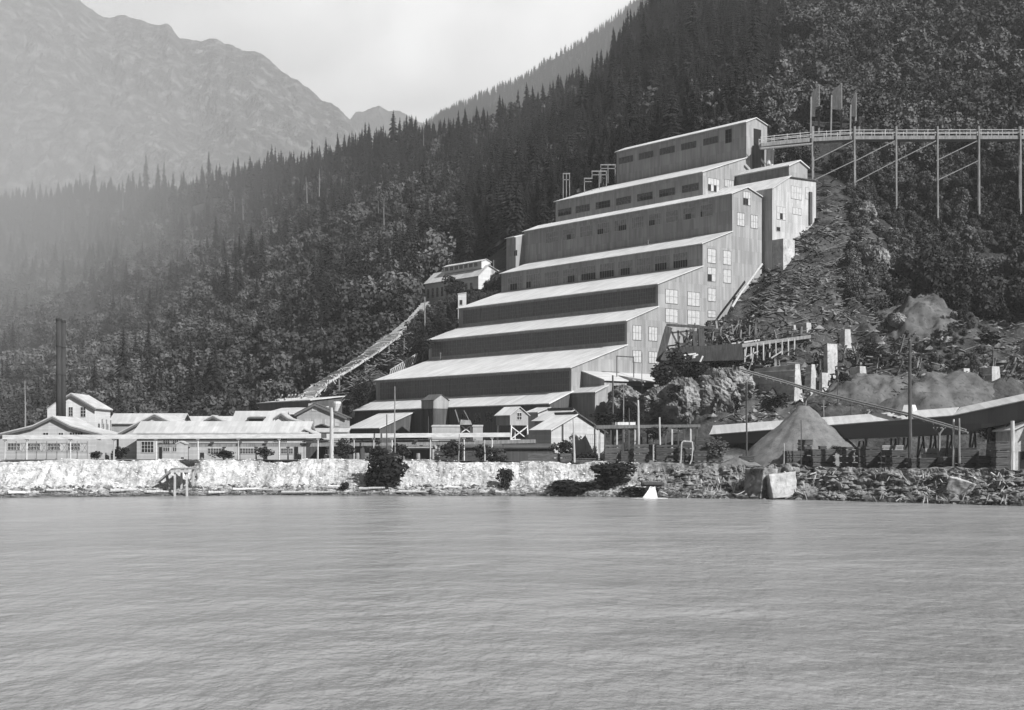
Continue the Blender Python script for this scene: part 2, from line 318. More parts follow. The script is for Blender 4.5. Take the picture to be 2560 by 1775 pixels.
def bare_mask(x, y):
    px = x / y * F + CX
    py_ = None
    b1 = np.clip((px - 1560) / 50, 0, 1) * np.clip((rub_edge(px) - y + 12*(fbm(x/15, y/15, 3, 21)-.5)) / 10, 0, 1)
    yard = np.clip((290 + np.clip(1400 - px, 0, 900) * 0.1 - y) / 20, 0, 1)
    m = np.maximum(b1, yard)
    # hollow of bare gravel at the foot of the chute and beside the mill's left end
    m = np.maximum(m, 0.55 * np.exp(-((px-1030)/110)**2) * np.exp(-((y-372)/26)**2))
    return m
bare = bare_mask(XX, YY); yardv = np.clip((zy(XX)+2.0-ZZ)/1.0, 0, 1)
ter = grid_obj('hillside', np.stack([XX, YY, ZZ], -1), nr, len(cols), terrain_mat())
tag(ter, kind='structure')
at = ter.data.attributes.new('bare', 'FLOAT', 'POINT'); at.data.foreach_set('value', bare.ravel())
at = ter.data.attributes.new('yard', 'FLOAT', 'POINT'); at.data.foreach_set('value', yardv.ravel())

# shore bank: pale tailings on the left, dark rubble on the right
def bank_mat():
    m = bpy.data.materials.new('bank_gravel'); m.use_nodes = True; nt = m.node_tree; N = nt.nodes; L = nt.links; b = N['Principled BSDF']
    b.inputs['Roughness'].default_value = 0.95; b.inputs['Specular IOR Level'].default_value = 0.15
    def M(op, a, c=0.0, cl=False):
        n = N.new('ShaderNodeMath'); n.operation = op; n.use_clamp = cl
        for i, q in enumerate((a, c)):
            if isinstance(q, (int, float)): n.inputs[i].default_value = q
            else: L.new(q, n.inputs[i])
        return n.outputs[0]
    def NZ(sc, det=6, st=(1,1,1)):
        mp = N.new('ShaderNodeMapping'); mp.inputs['Scale'].default_value = st; L.new(tc.outputs['Object'], mp.inputs[0])
        n = N.new('ShaderNodeTexNoise'); n.inputs['Scale'].default_value = sc; n.inputs['Detail'].default_value = det; n.inputs['Roughness'].default_value = 0.68; L.new(mp.outputs[0], n.inputs[0]); return n.outputs[0]
    def RG(v, a, c, lo, hi):
        r = N.new('ShaderNodeMapRange'); r.inputs[1].default_value = a; r.inputs[2].default_value = c; r.inputs[3].default_value = lo; r.inputs[4].default_value = hi; L.new(v, r.inputs[0]); return r.outputs[0]
    tc = N.new('ShaderNodeTexCoord'); sp = N.new('ShaderNodeSeparateXYZ'); L.new(tc.outputs['Object'], sp.inputs[0])
    pale = RG(NZ(0.75, 9, (1,1,0.4)), 0.3, 0.66, 0.2, 0.68)
    pale = M('MULTIPLY', pale, M('MULTIPLY', RG(NZ(2.6, 3), 0.52, 0.62, 1.0, 0.6), RG(NZ(0.16, 5, (1,1,.6)), 0.42, 0.66, 1.0, 0.62)))
    dark = RG(NZ(0.55, 9), 0.36, 0.66, 0.025, 0.3)
    tide = RG(M('ADD', sp.outputs[2], M('MULTIPLY', NZ(0.25, 5), 2.4)), 2.3, 3.1, 1.0, 0.0)      # weedy stones below the high-water line
    tidec = RG(NZ(0.9, 8, (0.45,1,1.8)), 0.36, 0.62, 0.07, 0.5)
    east = RG(M('ADD', sp.outputs[0], M('MULTIPLY', NZ(0.1, 4), 26)), 31, 36, 0.0, 1.0)
    mx = N.new('ShaderNodeMix'); L.new(tide, mx.inputs[0]); L.new(pale, mx.inputs[2]); L.new(tidec, mx.inputs[3])
    m2 = N.new('ShaderNodeMix'); L.new(east, m2.inputs[0]); L.new(mx.outputs[0], m2.inputs[2]); L.new(dark, m2.inputs[3])
    wet = RG(sp.outputs[2], 0.35, 0.75, 0.25, 1.0)
    col = M('MULTIPLY', m2.outputs[0], wet)
    cb = N.new('ShaderNodeCombineColor'); [L.new(col, cb.inputs[i]) for i in range(3)]; L.new(cb.outputs[0], b.inputs['Base Color'])
    bp = N.new('ShaderNodeBump'); bp.inputs['Strength'].default_value = 0.8; bp.inputs['Distance'].default_value = 0.25; L.new(NZ(3.0, 6), bp.inputs['Height']); L.new(bp.outputs[0], b.inputs['Normal'])
    return m
cols = np.linspace(-500, 3100, 1500); nb = 44
PX, TT = np.meshgrid(cols, np.linspace(0, 1, nb))
prof_t = [0, 0.1, 0.32, 0.86, 0.93, 1.0]; 
run = np.interp(TT, prof_t, [-4, 0, 3.6, 9.3, 10.0, 12.0])
zz = np.interp(TT, prof_t, [-2.2, 0.0, 1.45, 0.985, 1.0, 1.0])
xw = (PX - CX) / F * Dw(PX)
ztop = zy(xw) + (fbm(xw/5, xw*0, 4, 61) - 0.5) * 0.9
zz = np.where(TT <= 0.32, zz, 1.45 + (ztop + 0.06 - 1.45) * np.interp(TT, [0.32, 0.86, 0.93, 1], [0, 0.965, 1, 1]))
cove = np.exp(-((PX - 435) / 26) ** 2) * np.interp(TT, [0.1, 0.3, 0.8, 1], [0, 1, 0.9, 0])
wav = (fbm(xw/9, xw*0+3, 3, 40) - 0.5) * 2.6 * np.interp(TT, [0, 0.3, 0.8, 1], [1, 1, 0.6, 0])
YB = Dw(PX) + run + cove * 4 + wav
XB = (PX - CX) / F * Dw(PX)
east = np.clip((XB - 28) / 8, 0, 1)
YB = YB + (fbm(XB/2.8, TT*1.4, 4, 85, True) - 0.5) * 1.6 * np.interp(TT, [0, .3, .6, .93, 1], [0, .5, 1, .3, 0])
YB = YB + (fbm(XB/1.6, TT*7, 4, 80, True) - 0.5) * (0.9 + 1.6 * east) * np.interp(TT, [0, .15, .9, 1], [.4, 1, 1, 0])
ZB = zz + (fbm(XB/1.1, TT*9, 3, 90) - 0.5) * (0.35 + 0.9 * east) * np.interp(TT, [0, .12, .9, 1], [0, 1, 1, .2])
bank = grid_obj('shore_bank', np.stack([XB, YB, ZB], -1), nb, len(cols), bank_mat(), smooth=False)
tag(bank, kind='structure')

# water
def water():
    m = bpy.data.materials.new('silty_water'); m.use_nodes = True; nt = m.node_tree; N = nt.nodes; L = nt.links; b = N['Principled BSDF']
    b.inputs['Roughness'].default_value = 0.22; b.inputs['IOR'].default_value = 1.33; b.inputs['Specular IOR Level'].default_value = 0.5
    tc = N.new('ShaderNodeTexCoord')
    def NZ(sc, st, det=4, rot=0.0):
        mp = N.new('ShaderNodeMapping'); mp.inputs['Scale'].default_value = st; mp.inputs['Rotation'].default_value = (0, 0, rot); L.new(tc.outputs['Object'], mp.inputs[0])
        n = N.new('ShaderNodeTexNoise'); n.inputs['Scale'].default_value = sc; n.inputs['Detail'].default_value = det; n.inputs['Roughness'].default_value = 0.55; L.new(mp.outputs[0], n.inputs[0]); return n.outputs[0]
    big = NZ(0.012, (1, 0.5, 1), 5)
    r = N.new('ShaderNodeMapRange'); r.inputs[1].default_value = 0.3; r.inputs[2].default_value = 0.7; r.inputs[3].default_value = 0.17; r.inputs[4].default_value = 0.29; L.new(big, r.inputs[0])
    cb = N.new('ShaderNodeCombineColor'); [L.new(r.outputs[0], cb.inputs[i]) for i in range(3)]; L.new(cb.outputs[0], b.inputs['Base Color'])
    def AD(a, k, c):
        mu = N.new('ShaderNodeMath'); mu.operation = 'MULTIPLY_ADD'; L.new(a, mu.inputs[0]); mu.inputs[1].default_value = k
        if c is not None: L.new(c, mu.inputs[2])
        else: mu.inputs[2].default_value = 0
        return mu.outputs[0]
    h = AD(NZ(0.6, (2.0, 1, 1), 6, 0.3), 1.0, None); h = AD(NZ(0.14, (1.3, 1, 1), 5, -0.25), 3.2, h); h = AD(NZ(0.035, (0.6, 1, 1), 3, 0.25), 9.0, h); h = AD(NZ(2.2, (1.8, 1, 1), 3, 0.5), 0.14, h)
    bp = N.new('ShaderNodeBump'); bp.inputs['Strength'].default_value = 0.72; bp.inputs['Distance'].default_value = 0.36; L.new(h, bp.inputs['Height']); L.new(bp.outputs[0], b.inputs['Normal'])
    return m
w = MB(); w.poly([(-3500,-400,0),(3500,-400,0),(3500,1500,0),(-3500,1500,0)])
tag(w.build('water', water()), kind='structure')

# ------------------------------------------------------------------ far hills and mountains
def mountain(name, sil, Dfoot, Dcrest, rough, lo, hi, nrw=120, ncl=420, streak=None, power=1.0, seed=0, zfoot=0.0, kind='structure'):
    xs = [p[0] for p in sil]; ys = [p[1] for p in sil]
    c = np.linspace(xs[0], xs[-1], ncl); PXm, T = np.meshgrid(c, np.linspace(0, 1, nrw))
    jag = (fbm(PXm/38, PXm*0+seed, 5, seed+3) - 0.5) * 26 * np.clip((PXm.max()-PXm)/800, 0, 1) if name != 'wooded_hill' else 0
    crest_z = HC + (HY - np.interp(PXm, xs, ys) + jag) * Dcrest / F
    up = np.clip(T / 0.8, 0, 1); dn = np.clip((T - 0.8) / 0.2, 0, 1)
    D = Dfoot + (Dcrest - Dfoot) * up + (Dcrest - Dfoot) * 0.5 * dn
    X = (PXm - CX) / F * D
    Z = zfoot + (crest_z - zfoot) * (up ** power) * (1 - 0.5 * dn)
    k = Dcrest / 8
    env = np.sin(np.clip(T / 0.8, 0, 1) * math.pi) ** 0.7
    n = fbm(X / k + T * 0.8, D / (k * 2.2), 8, seed, True) - 0.5
    Z = Z + n * rough * (0.12 + env)
    D = D + (fbm(X / k, Z / k, 7, seed + 9, True) - 0.5) * rough * env * 0.8
    m = mat(name + '_face', lo, hi, scale=22.0 / k, detail=14, stretch=(1.0, 0.5, 0.55), bump=1.0, bscale=60.0 / k, contrast=(0.48, 0.66), bdist=k * 0.05)
    o = grid_obj(name, np.stack([X, D, Z], -1), nrw, ncl, m); tag(o, kind=kind); return o
far_sil = [(-1500,-300),(-600,-420),(-200,-200),(0,-120),(120,-50),(189,0),(206,19),(256,42),(311,46),(356,55),(428,69),(450,88),(517,99),(584,114),(662,147),(745,206),(806,253),(868,302),(918,350),(1000,420),(1150,520),(1400,640)]
mountain('mountain', far_sil, 3700, 8400, 530, 0.11, 0.38, nrw=260, ncl=700, seed=4)
mountain('far_mountain', [(760,360),(868,308),(890,279),(905,277),(918,269),(945,267),(973,282),(995,281),(1018,287),(1057,304),(1090,330),(1200,380),(1500,430)], 9000, 11500, 150, 0.08, 0.22, nrw=60, ncl=260, seed=31)
mid_sil = [(820,470),(900,440),(1000,372),(1068,325),(1100,302),(1195,256),(1303,210),(1385,150),(1480,96),(1576,22),(1700,-70),(1900,-200),(2300,-350),(2900,-450)]
midhill = mountain('wooded_hill', mid_sil, 1700, 6000, 180, 0.02, 0.05, seed=13, power=0.9)

# ------------------------------------------------------------------ buildings
def win(parent, x0, x1, z0, z1, face, off, nx=2, ny=2, glass=None, frame=None, bar=0.07, open_cells=None, name='window', sub='pane', prd=0.05):
    """a window on a wall. face 'f': on the front wall y=off looking to -y; face 'e': on the end wall x=off looking to +x (x0,x1 then run along y)"""
    glass = glass or m_glassd; frame = frame or m_frame_g
    def q(u, d, z): return (u, off - d, z) if face == 'f' else (off + d, u, z)
    def bx(mb, u0, u1, z0_, z1_, d0, d1):
        pts_b = [q(u0,d0,z0_), q(u1,d0,z0_), q(u1,d1,z0_), q(u0,d1,z0_)]; pts_t = [q(u0,d0,z1_), q(u1,d0,z1_), q(u1,d1,z1_), q(u0,d1,z1_)]
        mb.hexa(pts_b, pts_t)
    fr = MB(); b = bar
    bx(fr, x0-b, x1+b, z1, z1+b, 0.004, prd+.03); bx(fr, x0-b, x1+b, z0-b, z0, 0.004, prd+.05)
    bx(fr, x0-b, x0, z0, z1, 0.004, prd+.03); bx(fr, x1, x1+b, z0, z1, 0.004, prd+.03)
    for i in range(1, nx):
        u = x0 + (x1-x0)*i/nx; bx(fr, u-b*.4, u+b*.4, z0, z1, 0.03, prd+.02)
    for j in range(1, ny):
        z = z0 + (z1-z0)*j/ny; bx(fr, x0, x1, z-b*.35, z+b*.35, 0.032, prd+.015)
    fo = fr.build(name, frame, parent)
    g = MB(); bx(g, x0, x1, z0, z1, 0.002, prd*0.6); go = g.build(sub, glass, fo)
    if open_cells:
        v = MB()
        for (i, j, wi, hj) in open_cells:
            bx(v, x0+(x1-x0)*i/nx+b*.4, x0+(x1-x0)*(i+wi)/nx-b*.4, z0+(z1-z0)*j/ny+b*.35, z0+(z1-z0)*(j+hj)/ny-b*.35, 0.02, prd+.004)
        v.build('open_sash', m_void, fo)
    return fo
def roof_strip(mb, prof, t0, t1, axis, th=0.22, oh=0.45, lift=0.012):
    """a roof slab along a polyline (u,z), overhanging its ends"""
    pr = [list(p) for p in prof]
    for (e, n) in ((0, 1), (-1, -2)):
        du = pr[e][0]-pr[n][0]; dz = pr[e][1]-pr[n][1]; l = math.hypot(du, dz) or 1
        if oh: pr[e][0] += du/l*oh; pr[e][1] += dz/l*oh
    for (u0, z0), (u1, z1) in zip(pr[:-1], pr[1:]):
        mb.prism([(u0, z0+lift), (u1, z1+lift), (u1, z1+lift+th), (u0, z0+lift+th)], t0, t1, axis)
def house(name, label, cat, x0, x1, Dl, Dr=None, prof=None, eave=None, ridge=None, depth=8.0, style='gable', wall=None, roof=None, base=None, oh=0.5, gback=0.0, wins=(), doors=(), fascia=None, ridge_at=0.5, zfloor=None, group=None):
    """front wall from px x0 (distance Dl) to px x1 (distance Dr).  style 'gable': prof is the front outline in px; 'long': ridge parallel to the front; 'shed': roof rises to the back"""
    Dr = Dr or Dl
    A = Vector((*G(x0, Dl), 0)); B = Vector((*G(x1, Dr), 0)); Wd = (B-A).length; th = math.atan2(B.y-A.y, B.x-A.x)
    mid = (A+B)/2; zb = (gz(mid.x, mid.y+depth/2) if zfloor is None else zfloor)
    root = empty(name, (A.x, A.y, zb), th); tag(root, label, cat, group)
    def ux(px):   # px column to distance along the front
        r = (px-CX)/F; d = (B-A)/Wd
        return (r*A.y - A.x) / (d.x - r*d.y)
    def D_at(u): return A.y + (B.y-A.y)*u/Wd
    zl = lambda px, py: Zp(py, D_at(ux(px))) - zb
    wall = wall or m_cream; roof = roof or m_roof_camp
    w = MB(); r = MB(); low = -1.5
    if style == 'gable':
        pr = [(ux(px), zl(px, py)) for px, py in prof]
        w.prism([(pr[0][0], low)] + pr + [(pr[-1][0], low)], 0, depth, 'y'); roof_strip(r, pr, -oh, depth+oh, 'y', oh=oh)
    elif style == 'long':
        ze = Zp(eave, Dl) - zb; zr = Zp(ridge, Dl+depth*ridge_at) - zb
        pr = [(0, ze), (depth*ridge_at, zr), (depth, ze)]
        w.prism([(0, low)] + pr + [(depth, low)], 0, Wd, 'x'); roof_strip(r, pr, -oh, Wd+oh, 'x', oh=oh)
    else:
        ze = Zp(eave, Dl) - zb; zr = Zp(ridge, Dl+depth) - zb
        pr = [(0, ze), (depth, zr)]
        w.prism([(0, low)] + pr + [(depth, low)], 0, Wd, 'x'); roof_strip(r, pr, -oh, Wd+oh, 'x', oh=oh)
    w.build('wall', wall, root); r.build('roof', roof, root)
    if fascia:
        fmb = MB()
        if style == 'gable': roof_strip(fmb, [(u, z-0.42) for u, z in pr], -oh-0.06, -oh+0.06, 'y', th=0.40, oh=oh)
        else: fmb.box(-oh, Wd+oh, -oh-0.05, -oh+0.05, pr[0][1]-0.62-oh*0.3, pr[0][1]-0.12-oh*0.3)
        fmb.build('fascia', fascia, root)
    for wn in wins:
        a, b_, c, d, nx, ny = wn[:6]; gl = wn[6] if len(wn) > 6 else m_glassd; frm = wn[7] if len(wn) > 7 else m_frame_w
        win(root, ux(a), ux(b_), zl(a, d), zl(a, c), 'f', 0.0, nx, ny, gl, frm)
    for dn in doors:
        a, b_, c = dn[:3]; win(root, ux(a), ux(b_), 0.05, zl(a, c), 'f', 0.0, 1, 1, m_void, m_frame_d, name='door', sub='doorway')
    return root

# ---- the mill: eight steps up the slope, one long front each
mill = empty('mill', (P0.x, P0.y, 6.0), TH)
tag(mill, 'huge stepped iron mill with seven pale roofs climbing the wooded slope', 'mill')
MZ0 = 6.0
def s_on_end(px, a=0.0):
    r = (px-CX)/F; bx, by = ML(a, 0); return (r*by-bx)/(E2.x-r*E2.y)
def a_on_front(px, s):
    r = (px-CX)/F; bx, by = ML(0, s); return (r*by-bx)/(E1.x-r*E1.y)
def mz(py, a, s): return Zp(py, ML(a, s)[1]) - MZ0
S = [0.0, s_on_end(1567.5), s_on_end(1645.5), s_on_end(1756.5), s_on_end(1830.5)]
SR = s_on_end(1867.5); SB = s_on_end(1904.5)
eav = [919, 801.5, 709.6, 608.8, 484]; bas = [980, 863, 767, 666, 579]; crn = [1429, 1567.5, 1645.5, 1756.5, 1830.5]
AL = -71.0
zE = [mz(eav[i], 0, S[i]) for i in range(5)]; zB = [mz(bas[i], 0, S[i]) for i in range(5)]
def tier(i, a0, a1, s0, s1, ze, zr, zlow, extra=None):
    w = MB(); prof = [(s0, zlow), (s0, ze)] + ([(s1, zr)] if not extra else extra) + [((extra[-1][0] if extra else s1), zlow)]
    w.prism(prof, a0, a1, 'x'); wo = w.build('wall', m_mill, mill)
    r = MB(); top = [(s0, ze)] + ([(s1, zr)] if not extra else extra)
    pr = [list(p) for p in top]
    du = pr[0][0]-pr[1][0]; dz = pr[0][1]-pr[1][1]; l = math.hypot(du, dz); pr[0][0] += du/l*0.6; pr[0][1] += dz/l*0.6
    if not extra: pr[-1][0] -= 0.02
    for (u0, z0), (u1, z1) in zip(pr[:-1], pr[1:]): r.prism([(u0, z0+.012), (u1, z1+.012), (u1, z1+.20), (u0, z0+.20)], a0-0.35, a1+0.35, 'x')
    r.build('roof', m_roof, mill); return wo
for i in range(4):
    tier(i, AL-0.02*i, 0.0, S[i], S[i+1], zE[i], zB[i+1], max(zB[i]-14, -3))
zR = mz(469, 0, SR); zBk = mz(493, 0, SB)
tier(4, -73.5, 0.0, S[4], SB, zE[4], zR, zB[4]-16, extra=[(SR, zR), (SB, zBk)])
# upper block, its end wall set back to the left
A6 = a_on_front(1757, SB); z6 = mz(430, A6, SB); s7 = s_on_end(1866, A6); z6b = mz(395, A6, s7)
A6L = a_on_front(1389, SB); A7L = a_on_front(1541.5, s7)
tier(5, A6L, A6, SB+0.01, s7, z6, z6b, z6-26)
z7 = mz(305, A6, s7); s7r = s_on_end(1889, A6); z7r = mz(295.6, A6, s7r); s7b = s_on_end(1918, A6); z7b = mz(315, A6, s7b)
tier(6, A7L, A6, s7, s7b, z7, z7r, z6b-22, extra=[(s7r, z7r), (s7b, z7b)])
# small left wing beside the fifth step
aw0 = a_on_front(1266, S[4]-3); aw1 = -73.55
w = MB(); zz0 = mz(597, aw0, S[4]-3); w.prism([(S[4]-3, zz0-16), (S[4]-3, zz0), (S[4]+3, zz0+1.6), (S[4]+3, zz0-16)], aw0, aw1, 'x'); w.build('wing_wall', m_mill, mill)
r = MB(); roof_strip(r, [(S[4]-3, zz0), (S[4]+3, zz0+1.6)], aw0-.3, aw1, 'x'); r.build('wing_roof', m_roof, mill)
win(mill, aw0+3.2, aw0+4.6, zz0-5, zz0-3.6, 'f', S[4]-3, 2, 1)
# window bands on the long fronts (px of the photograph: x0, x1 of each group)
def band(s, groups, dz_top, h, ref, nx, glass, frame, opens=None, ny=2):
    """ref=(px, py_top) gives the band's top height; each group is (px0, px1)"""
    for k, (g0, g1) in enumerate(groups):
        u0 = a_on_front(g0, s); u1 = a_on_front(g1, s)
        win(mill, u0, u1, ref-h, ref, 'f', s, nx, ny, glass, frame, bar=0.09, open_cells=(opens or {}).get(k))
zt = mz(250+302/3.07, a_on_front(1350+1255/3.07, s7), s7)
band(s7, [(1548,1582),(1598,1633),(1650,1686),(1704,1740),(1759,1795)], 0, 1.6, zt, 5, m_glassd, m_frame_d, ny=1)
win(mill, a_on_front(1814, s7), a_on_front(1829, s7), mz(357, a_on_front(1820, s7), s7), mz(324, a_on_front(1820, s7), s7), 'f', s7, 2, 3, m_void, m_frame_d)
zt = mz(250+660/3.07, a_on_front(1350+1095/3.07, SB), SB)
band(SB+0.01, [(1396,1428),(1440,1474),(1490,1525),(1541,1577),(1594,1631),(1649,1687),(1706,1746)], 0, 1.7, zt, 5, m_glassd, m_frame_d, ny=2, opens={0:[(0,0,5,1)],2:[(1,0,4,2)],4:[(1,0,4,1)],5:[(0,0,3,1)]})
zt = mz(250+835/3.07, a_on_front(1350+1100/3.07, S[4]), S[4])
band(S[4], [(1365+i*43, 1365+i*43+30-i*0.2) for i in range(10)], 0, 2.7, zt, 6, m_glasso, m_frame_g, opens={1:[(2,0,2,1)],3:[(0,0,3,1)],4:[(2,0,4,1)],6:[(0,0,3,1)],8:[(1,0,3,1)],9:[(0,0,1,1)]})
zt = mz(580+165/3.07, a_on_front(1900, S[3]), S[3]) if False else mz(580+180/3.07, a_on_front(1050+1860/3.07, S[3]), S[3])
band(S[3], [(1270+i*46, 1270+i*46+35) for i in range(10)], 0, 3.4, zt, 6, m_glasso, m_frame_g, opens={0:[(1,0,3,1)],1:[(0,0,2,1)],3:[(2,0,3,1)],4:[(0,0,6,1)],5:[(0,0,6,1)],6:[(1,0,4,1)],8:[(0,0,5,1)],9:[(0,0,6,1)]})
band(S[2], [(1158+i*43.8, 1158+i*43.8+42) for i in range(11)], 0, (zE[2]-zB[2])-1.7, zE[2]-.7, 7, m_glassm, m_mull, ny=4)  # real glazing, enlarged and darkened to deepen the shade on the lower fronts
band(S[1], [(1080+i*44, 1080+i*44+42.3) for i in range(11)], 0, (zE[1]-zB[1])-1.7, zE[1]-.7, 7, m_glassm, m_mull, ny=4)
band(0.0, [(951+i*43.2, 951+i*43.2+41.6) for i in range(11)], 0, 4.0, zE[0]-.7, 7, m_glassm, m_mull, ny=3)
# windows of the sunlit end wall  (px x0,x1,y0,y1,nx,ny,open)
def ewin(x0, x1, y0, y1, nx, ny, a=0.0, opens=None, gl=None):
    u0, u1 = s_on_end(x0, a), s_on_end(x1, a)
    win(mill, u0, u1, mz(y1, a, u0), mz(y0, a, u0), 'e', a, nx, ny, gl or m_glassl, m_frame_d, bar=0.07, open_cells=opens)
for q in ((1664,1694,723,757),(1664,1694,771,805),(1719,1749,729,763),(1719,1749,775,810)): ewin(*q, 3, 2)
for q in ((1582,1603,813,849),(1622,1643,817,851),(1582,1603,876,905),(1622,1643,879,907)): ewin(*q, 3, 2)
for q, op in (((1769,1789,621,656),None),((1808,1827,626,660),None),((1769,1789,668,702),[(0,0,1,1)]),((1808,1827,673,706),None),((1770,1789,720,752),None),((1770,1789,776,792),None)): ewin(*q, 2, 2, opens=op)
for q, op in (((1843,1861,531,563),None),((1877,1894,537,569),None),((1858,1876,478,511),[(0,0,1,1),(1,0,1,1)])): ewin(*q, 3, 2, opens=op)
ewin(1770, 1798, 444, 476, 4, 2, a=A6, opens=[(0,0,1,1),(2,0,1,1)]); ewin(1812, 1834, 448, 466, 4, 1, a=A6)
for (px, s_, h_) in ((1057, S[1]-.3, 1.6),(1101, S[1]-1.2, 1.9),(1230, S[3]-.8, 1.2),(1620, S[4]-2, 1.3)):
    a_v = a_on_front(px, s_); k_ = [i for i in range(5) if S[i] < s_][-1]; f_ = (s_-S[k_])/(S[k_+1]-S[k_]); z_ = zE[k_]+(zB[k_+1]-zE[k_])*f_
    v_ = MB(); v_.tube((a_v, s_, z_-.2), (a_v, s_, z_+h_), .16, n=8); v_.tube((a_v, s_, z_+h_), (a_v, s_, z_+h_+.25), .3, .08, n=8); v_.build('vent_pipe', m_frame_d, mill)
# bin door at the top and its chute
dr = MB(); u0, u1 = s_on_end(1884, A6), s_on_end(1902, A6); dr.box(A6+0.01, A6+0.12, u0, u1, mz(362, A6, u0), mz(321, A6, u0)); dr.build('bin_door', m_void, mill)
ch = MB(); ch.box(A6+0.12, A6+3.0, u0-0.6, u1-2.2, mz(425, A6, u0), mz(365, A6, u0)); ch.build('dark_chute', m_dark, mill)
cp2 = MB()
for k in (0, 1): cp2.tube((A6+3.4, u1-1.2+k*1.3, mz(424, A6, u0)), (A6+3.4, u1-1.0+k*1.3, mz(362, A6, u0)), 0.55, n=8)
cp2.build('pipe', m_frame_w, mill)

# ---- crusher annexes on the right of the mill
anx = empty('crusher_house', (*ML(2.5, 61.5), 40.0), TH); tag(anx, 'weathered iron crusher house standing on the rubble crest right of the mill', 'building')
o2 = Vector((2.5, 61.5))
sA0 = 61.5; aR = 2.5; sP = s_on_end(1973, aR); sQ = s_on_end(2040, aR)
ze = Zp(471, ML(aR, sA0)[1])-40; zp = Zp(443, ML(aR, sP)[1])-40; zq = Zp(453, ML(aR, sQ)[1])-40
w = MB(); w.prism([(0, -12), (0, ze), (sP-sA0, zp), (sQ-sA0, zq), (sQ-sA0, 8)], -12, 0, 'x'); w.build('wall', m_annex, anx)
w = MB(); w.prism([(0, -8), (0, ze-.01), (sP-sA0, zp-.01), (sP-sA0, 0)], -21, -12.02, 'x'); w.build('wall', m_mill, anx)
r = MB(); roof_strip(r, [(0, ze), (sP-sA0, zp)], -21, 0.4, 'x'); r.build('roof', m_roof, anx)
r = MB(); roof_strip(r, [(sP-sA0+0.46, zp-0.08), (sQ-sA0, zq)], -12, 0.4, 'x', oh=0.25); r.build('roof', m_dark, anx)
def awin(x0, x1, y0, y1, nx, ny, op=None):
    u0, u1 = s_on_end(x0, aR), s_on_end(x1, aR); d = ML(aR, u0)[1]
    win(anx, u0-sA0, u1-sA0, Zp(y1, d)-40, Zp(y0, d)-40, 'e', 0.0, nx, ny, m_glassl, m_frame_g, bar=0.09, open_cells=op)
awin(1978, 2004, 464, 495, 4, 2); awin(2014, 2022, 468, 496, 1, 2); awin(1942, 1964, 515, 547, 3, 2, [(1,0,1,1)]); awin(1982, 2003, 518, 534, 3, 1)
awin(1941, 1950, 567, 577, 1, 1, [(0,0,1,1)]); awin(1946, 1952, 601, 611, 1, 1, [(0,0,1,1)])
v = MB(); u0 = s_on_end(2021, aR)-sA0; d = ML(aR, u0+sA0)[1]; v.box(0.02, 0.5, u0, u0+0.9, Zp(560, d)-40, Zp(480, d)-40); v.build('drainpipe', m_dark, anx)
sh = MB(); u0 = s_on_end(1931, aR)-sA0; sh.box(0.02, 3.2, u0, u0+4.2, -1.5, Zp(600, ML(aR, sA0)[1])-40); sh.build('porch', m_conc, anx)
an2 = empty('headhouse', (*ML(A6+0.05, 72.9), 60.0), TH); tag(an2, 'dark-fronted low headhouse with pale roof edge under the bridge end', 'building')
L2 = a_on_front(1972, 72.9)-A6; ze = Zp(441, ML(A6, 72.9)[1])-60; sp_ = 80-72.9
w = MB(); w.prism([(0, -2), (0, ze), (sp_*0.55, ze+1.7), (sp_, ze+0.4), (sp_, -2)], 0, L2, 'x'); w.build('wall', m_mill, an2)
r = MB(); roof_strip(r, [(0, ze), (sp_*0.55, ze+1.7), (sp_, ze+0.4)], -.0, L2+0.4, 'x', th=0.3); r.build('roof', m_roof, an2)

# ---- low sheds against the foot of the mill (mill frame)
def mshed(name, label, cat, a0, a1, s0, s1, z0, z1, wall, roof, low=None, parts=None, style='shed', oh=0.45, zb=None, sr=None, zr=None):
    zb = (gz(*ML((a0+a1)/2, (s0+s1)/2)) if zb is None else zb); root = empty(name, (*ML(a0, s0), zb), TH); tag(root, label, cat)
    d = s1-s0; low = -1.5 if low is None else low-zb
    pr = [(0, z0-zb), (d, z1-zb)] if style == 'shed' else [(0, z0-zb), (sr-s0, zr-zb), (d, z1-zb)]
    w = MB(); w.prism([(0, low)] + pr + [(d, low)], 0, a1-a0, 'x'); w.build('wall', wall, root)
    r = MB(); roof_strip(r, pr, -oh, a1-a0+oh, 'x', oh=oh); r.build('roof', roof, root)
    return root
ld = mshed('loading_shed', 'long low shed with pale roof along the foot of the mill', 'shed', AL, 0.0, -6.15, -0.05, 17.2, 19.7, m_dark, m_roof, oh=0.4)
for k in range(5):
    win(ld, 12+k*4.2+30, 14.5+k*4.2+30, 6.5, 8.5, 'f', 0, 3, 2, m_glassd, m_frame_d)
mshed('lean_to_shed', 'small shed with bright sloping roof below the left end of the long low shed', 'shed', -60, -47, -15.5, -6.3, 12.65, 16.25, m_dark, m_roof)
ht = empty('hoist_house', (*ML(-38, -10.5), gz(*ML(-36, -8.5))), TH); tag(ht, 'dark hoist house with pale gabled end perched over the long low shed', 'hoist house')
zb = ht.location.z
w = MB(); w.prism([(0, 16.9-zb), (0, 18.7-zb), (2.15, 20.0-zb), (4.3, 18.7-zb), (4.3, 16.9-zb)], 0, 4.5, 'x'); w.build('wall', m_mill, ht)
r = MB(); roof_strip(r, [(0, 18.7-zb), (2.15, 20.0-zb), (4.3, 18.7-zb)], -0.1, 4.7, 'x', th=0.12, oh=0.1); r.build('roof', m_dark, ht)
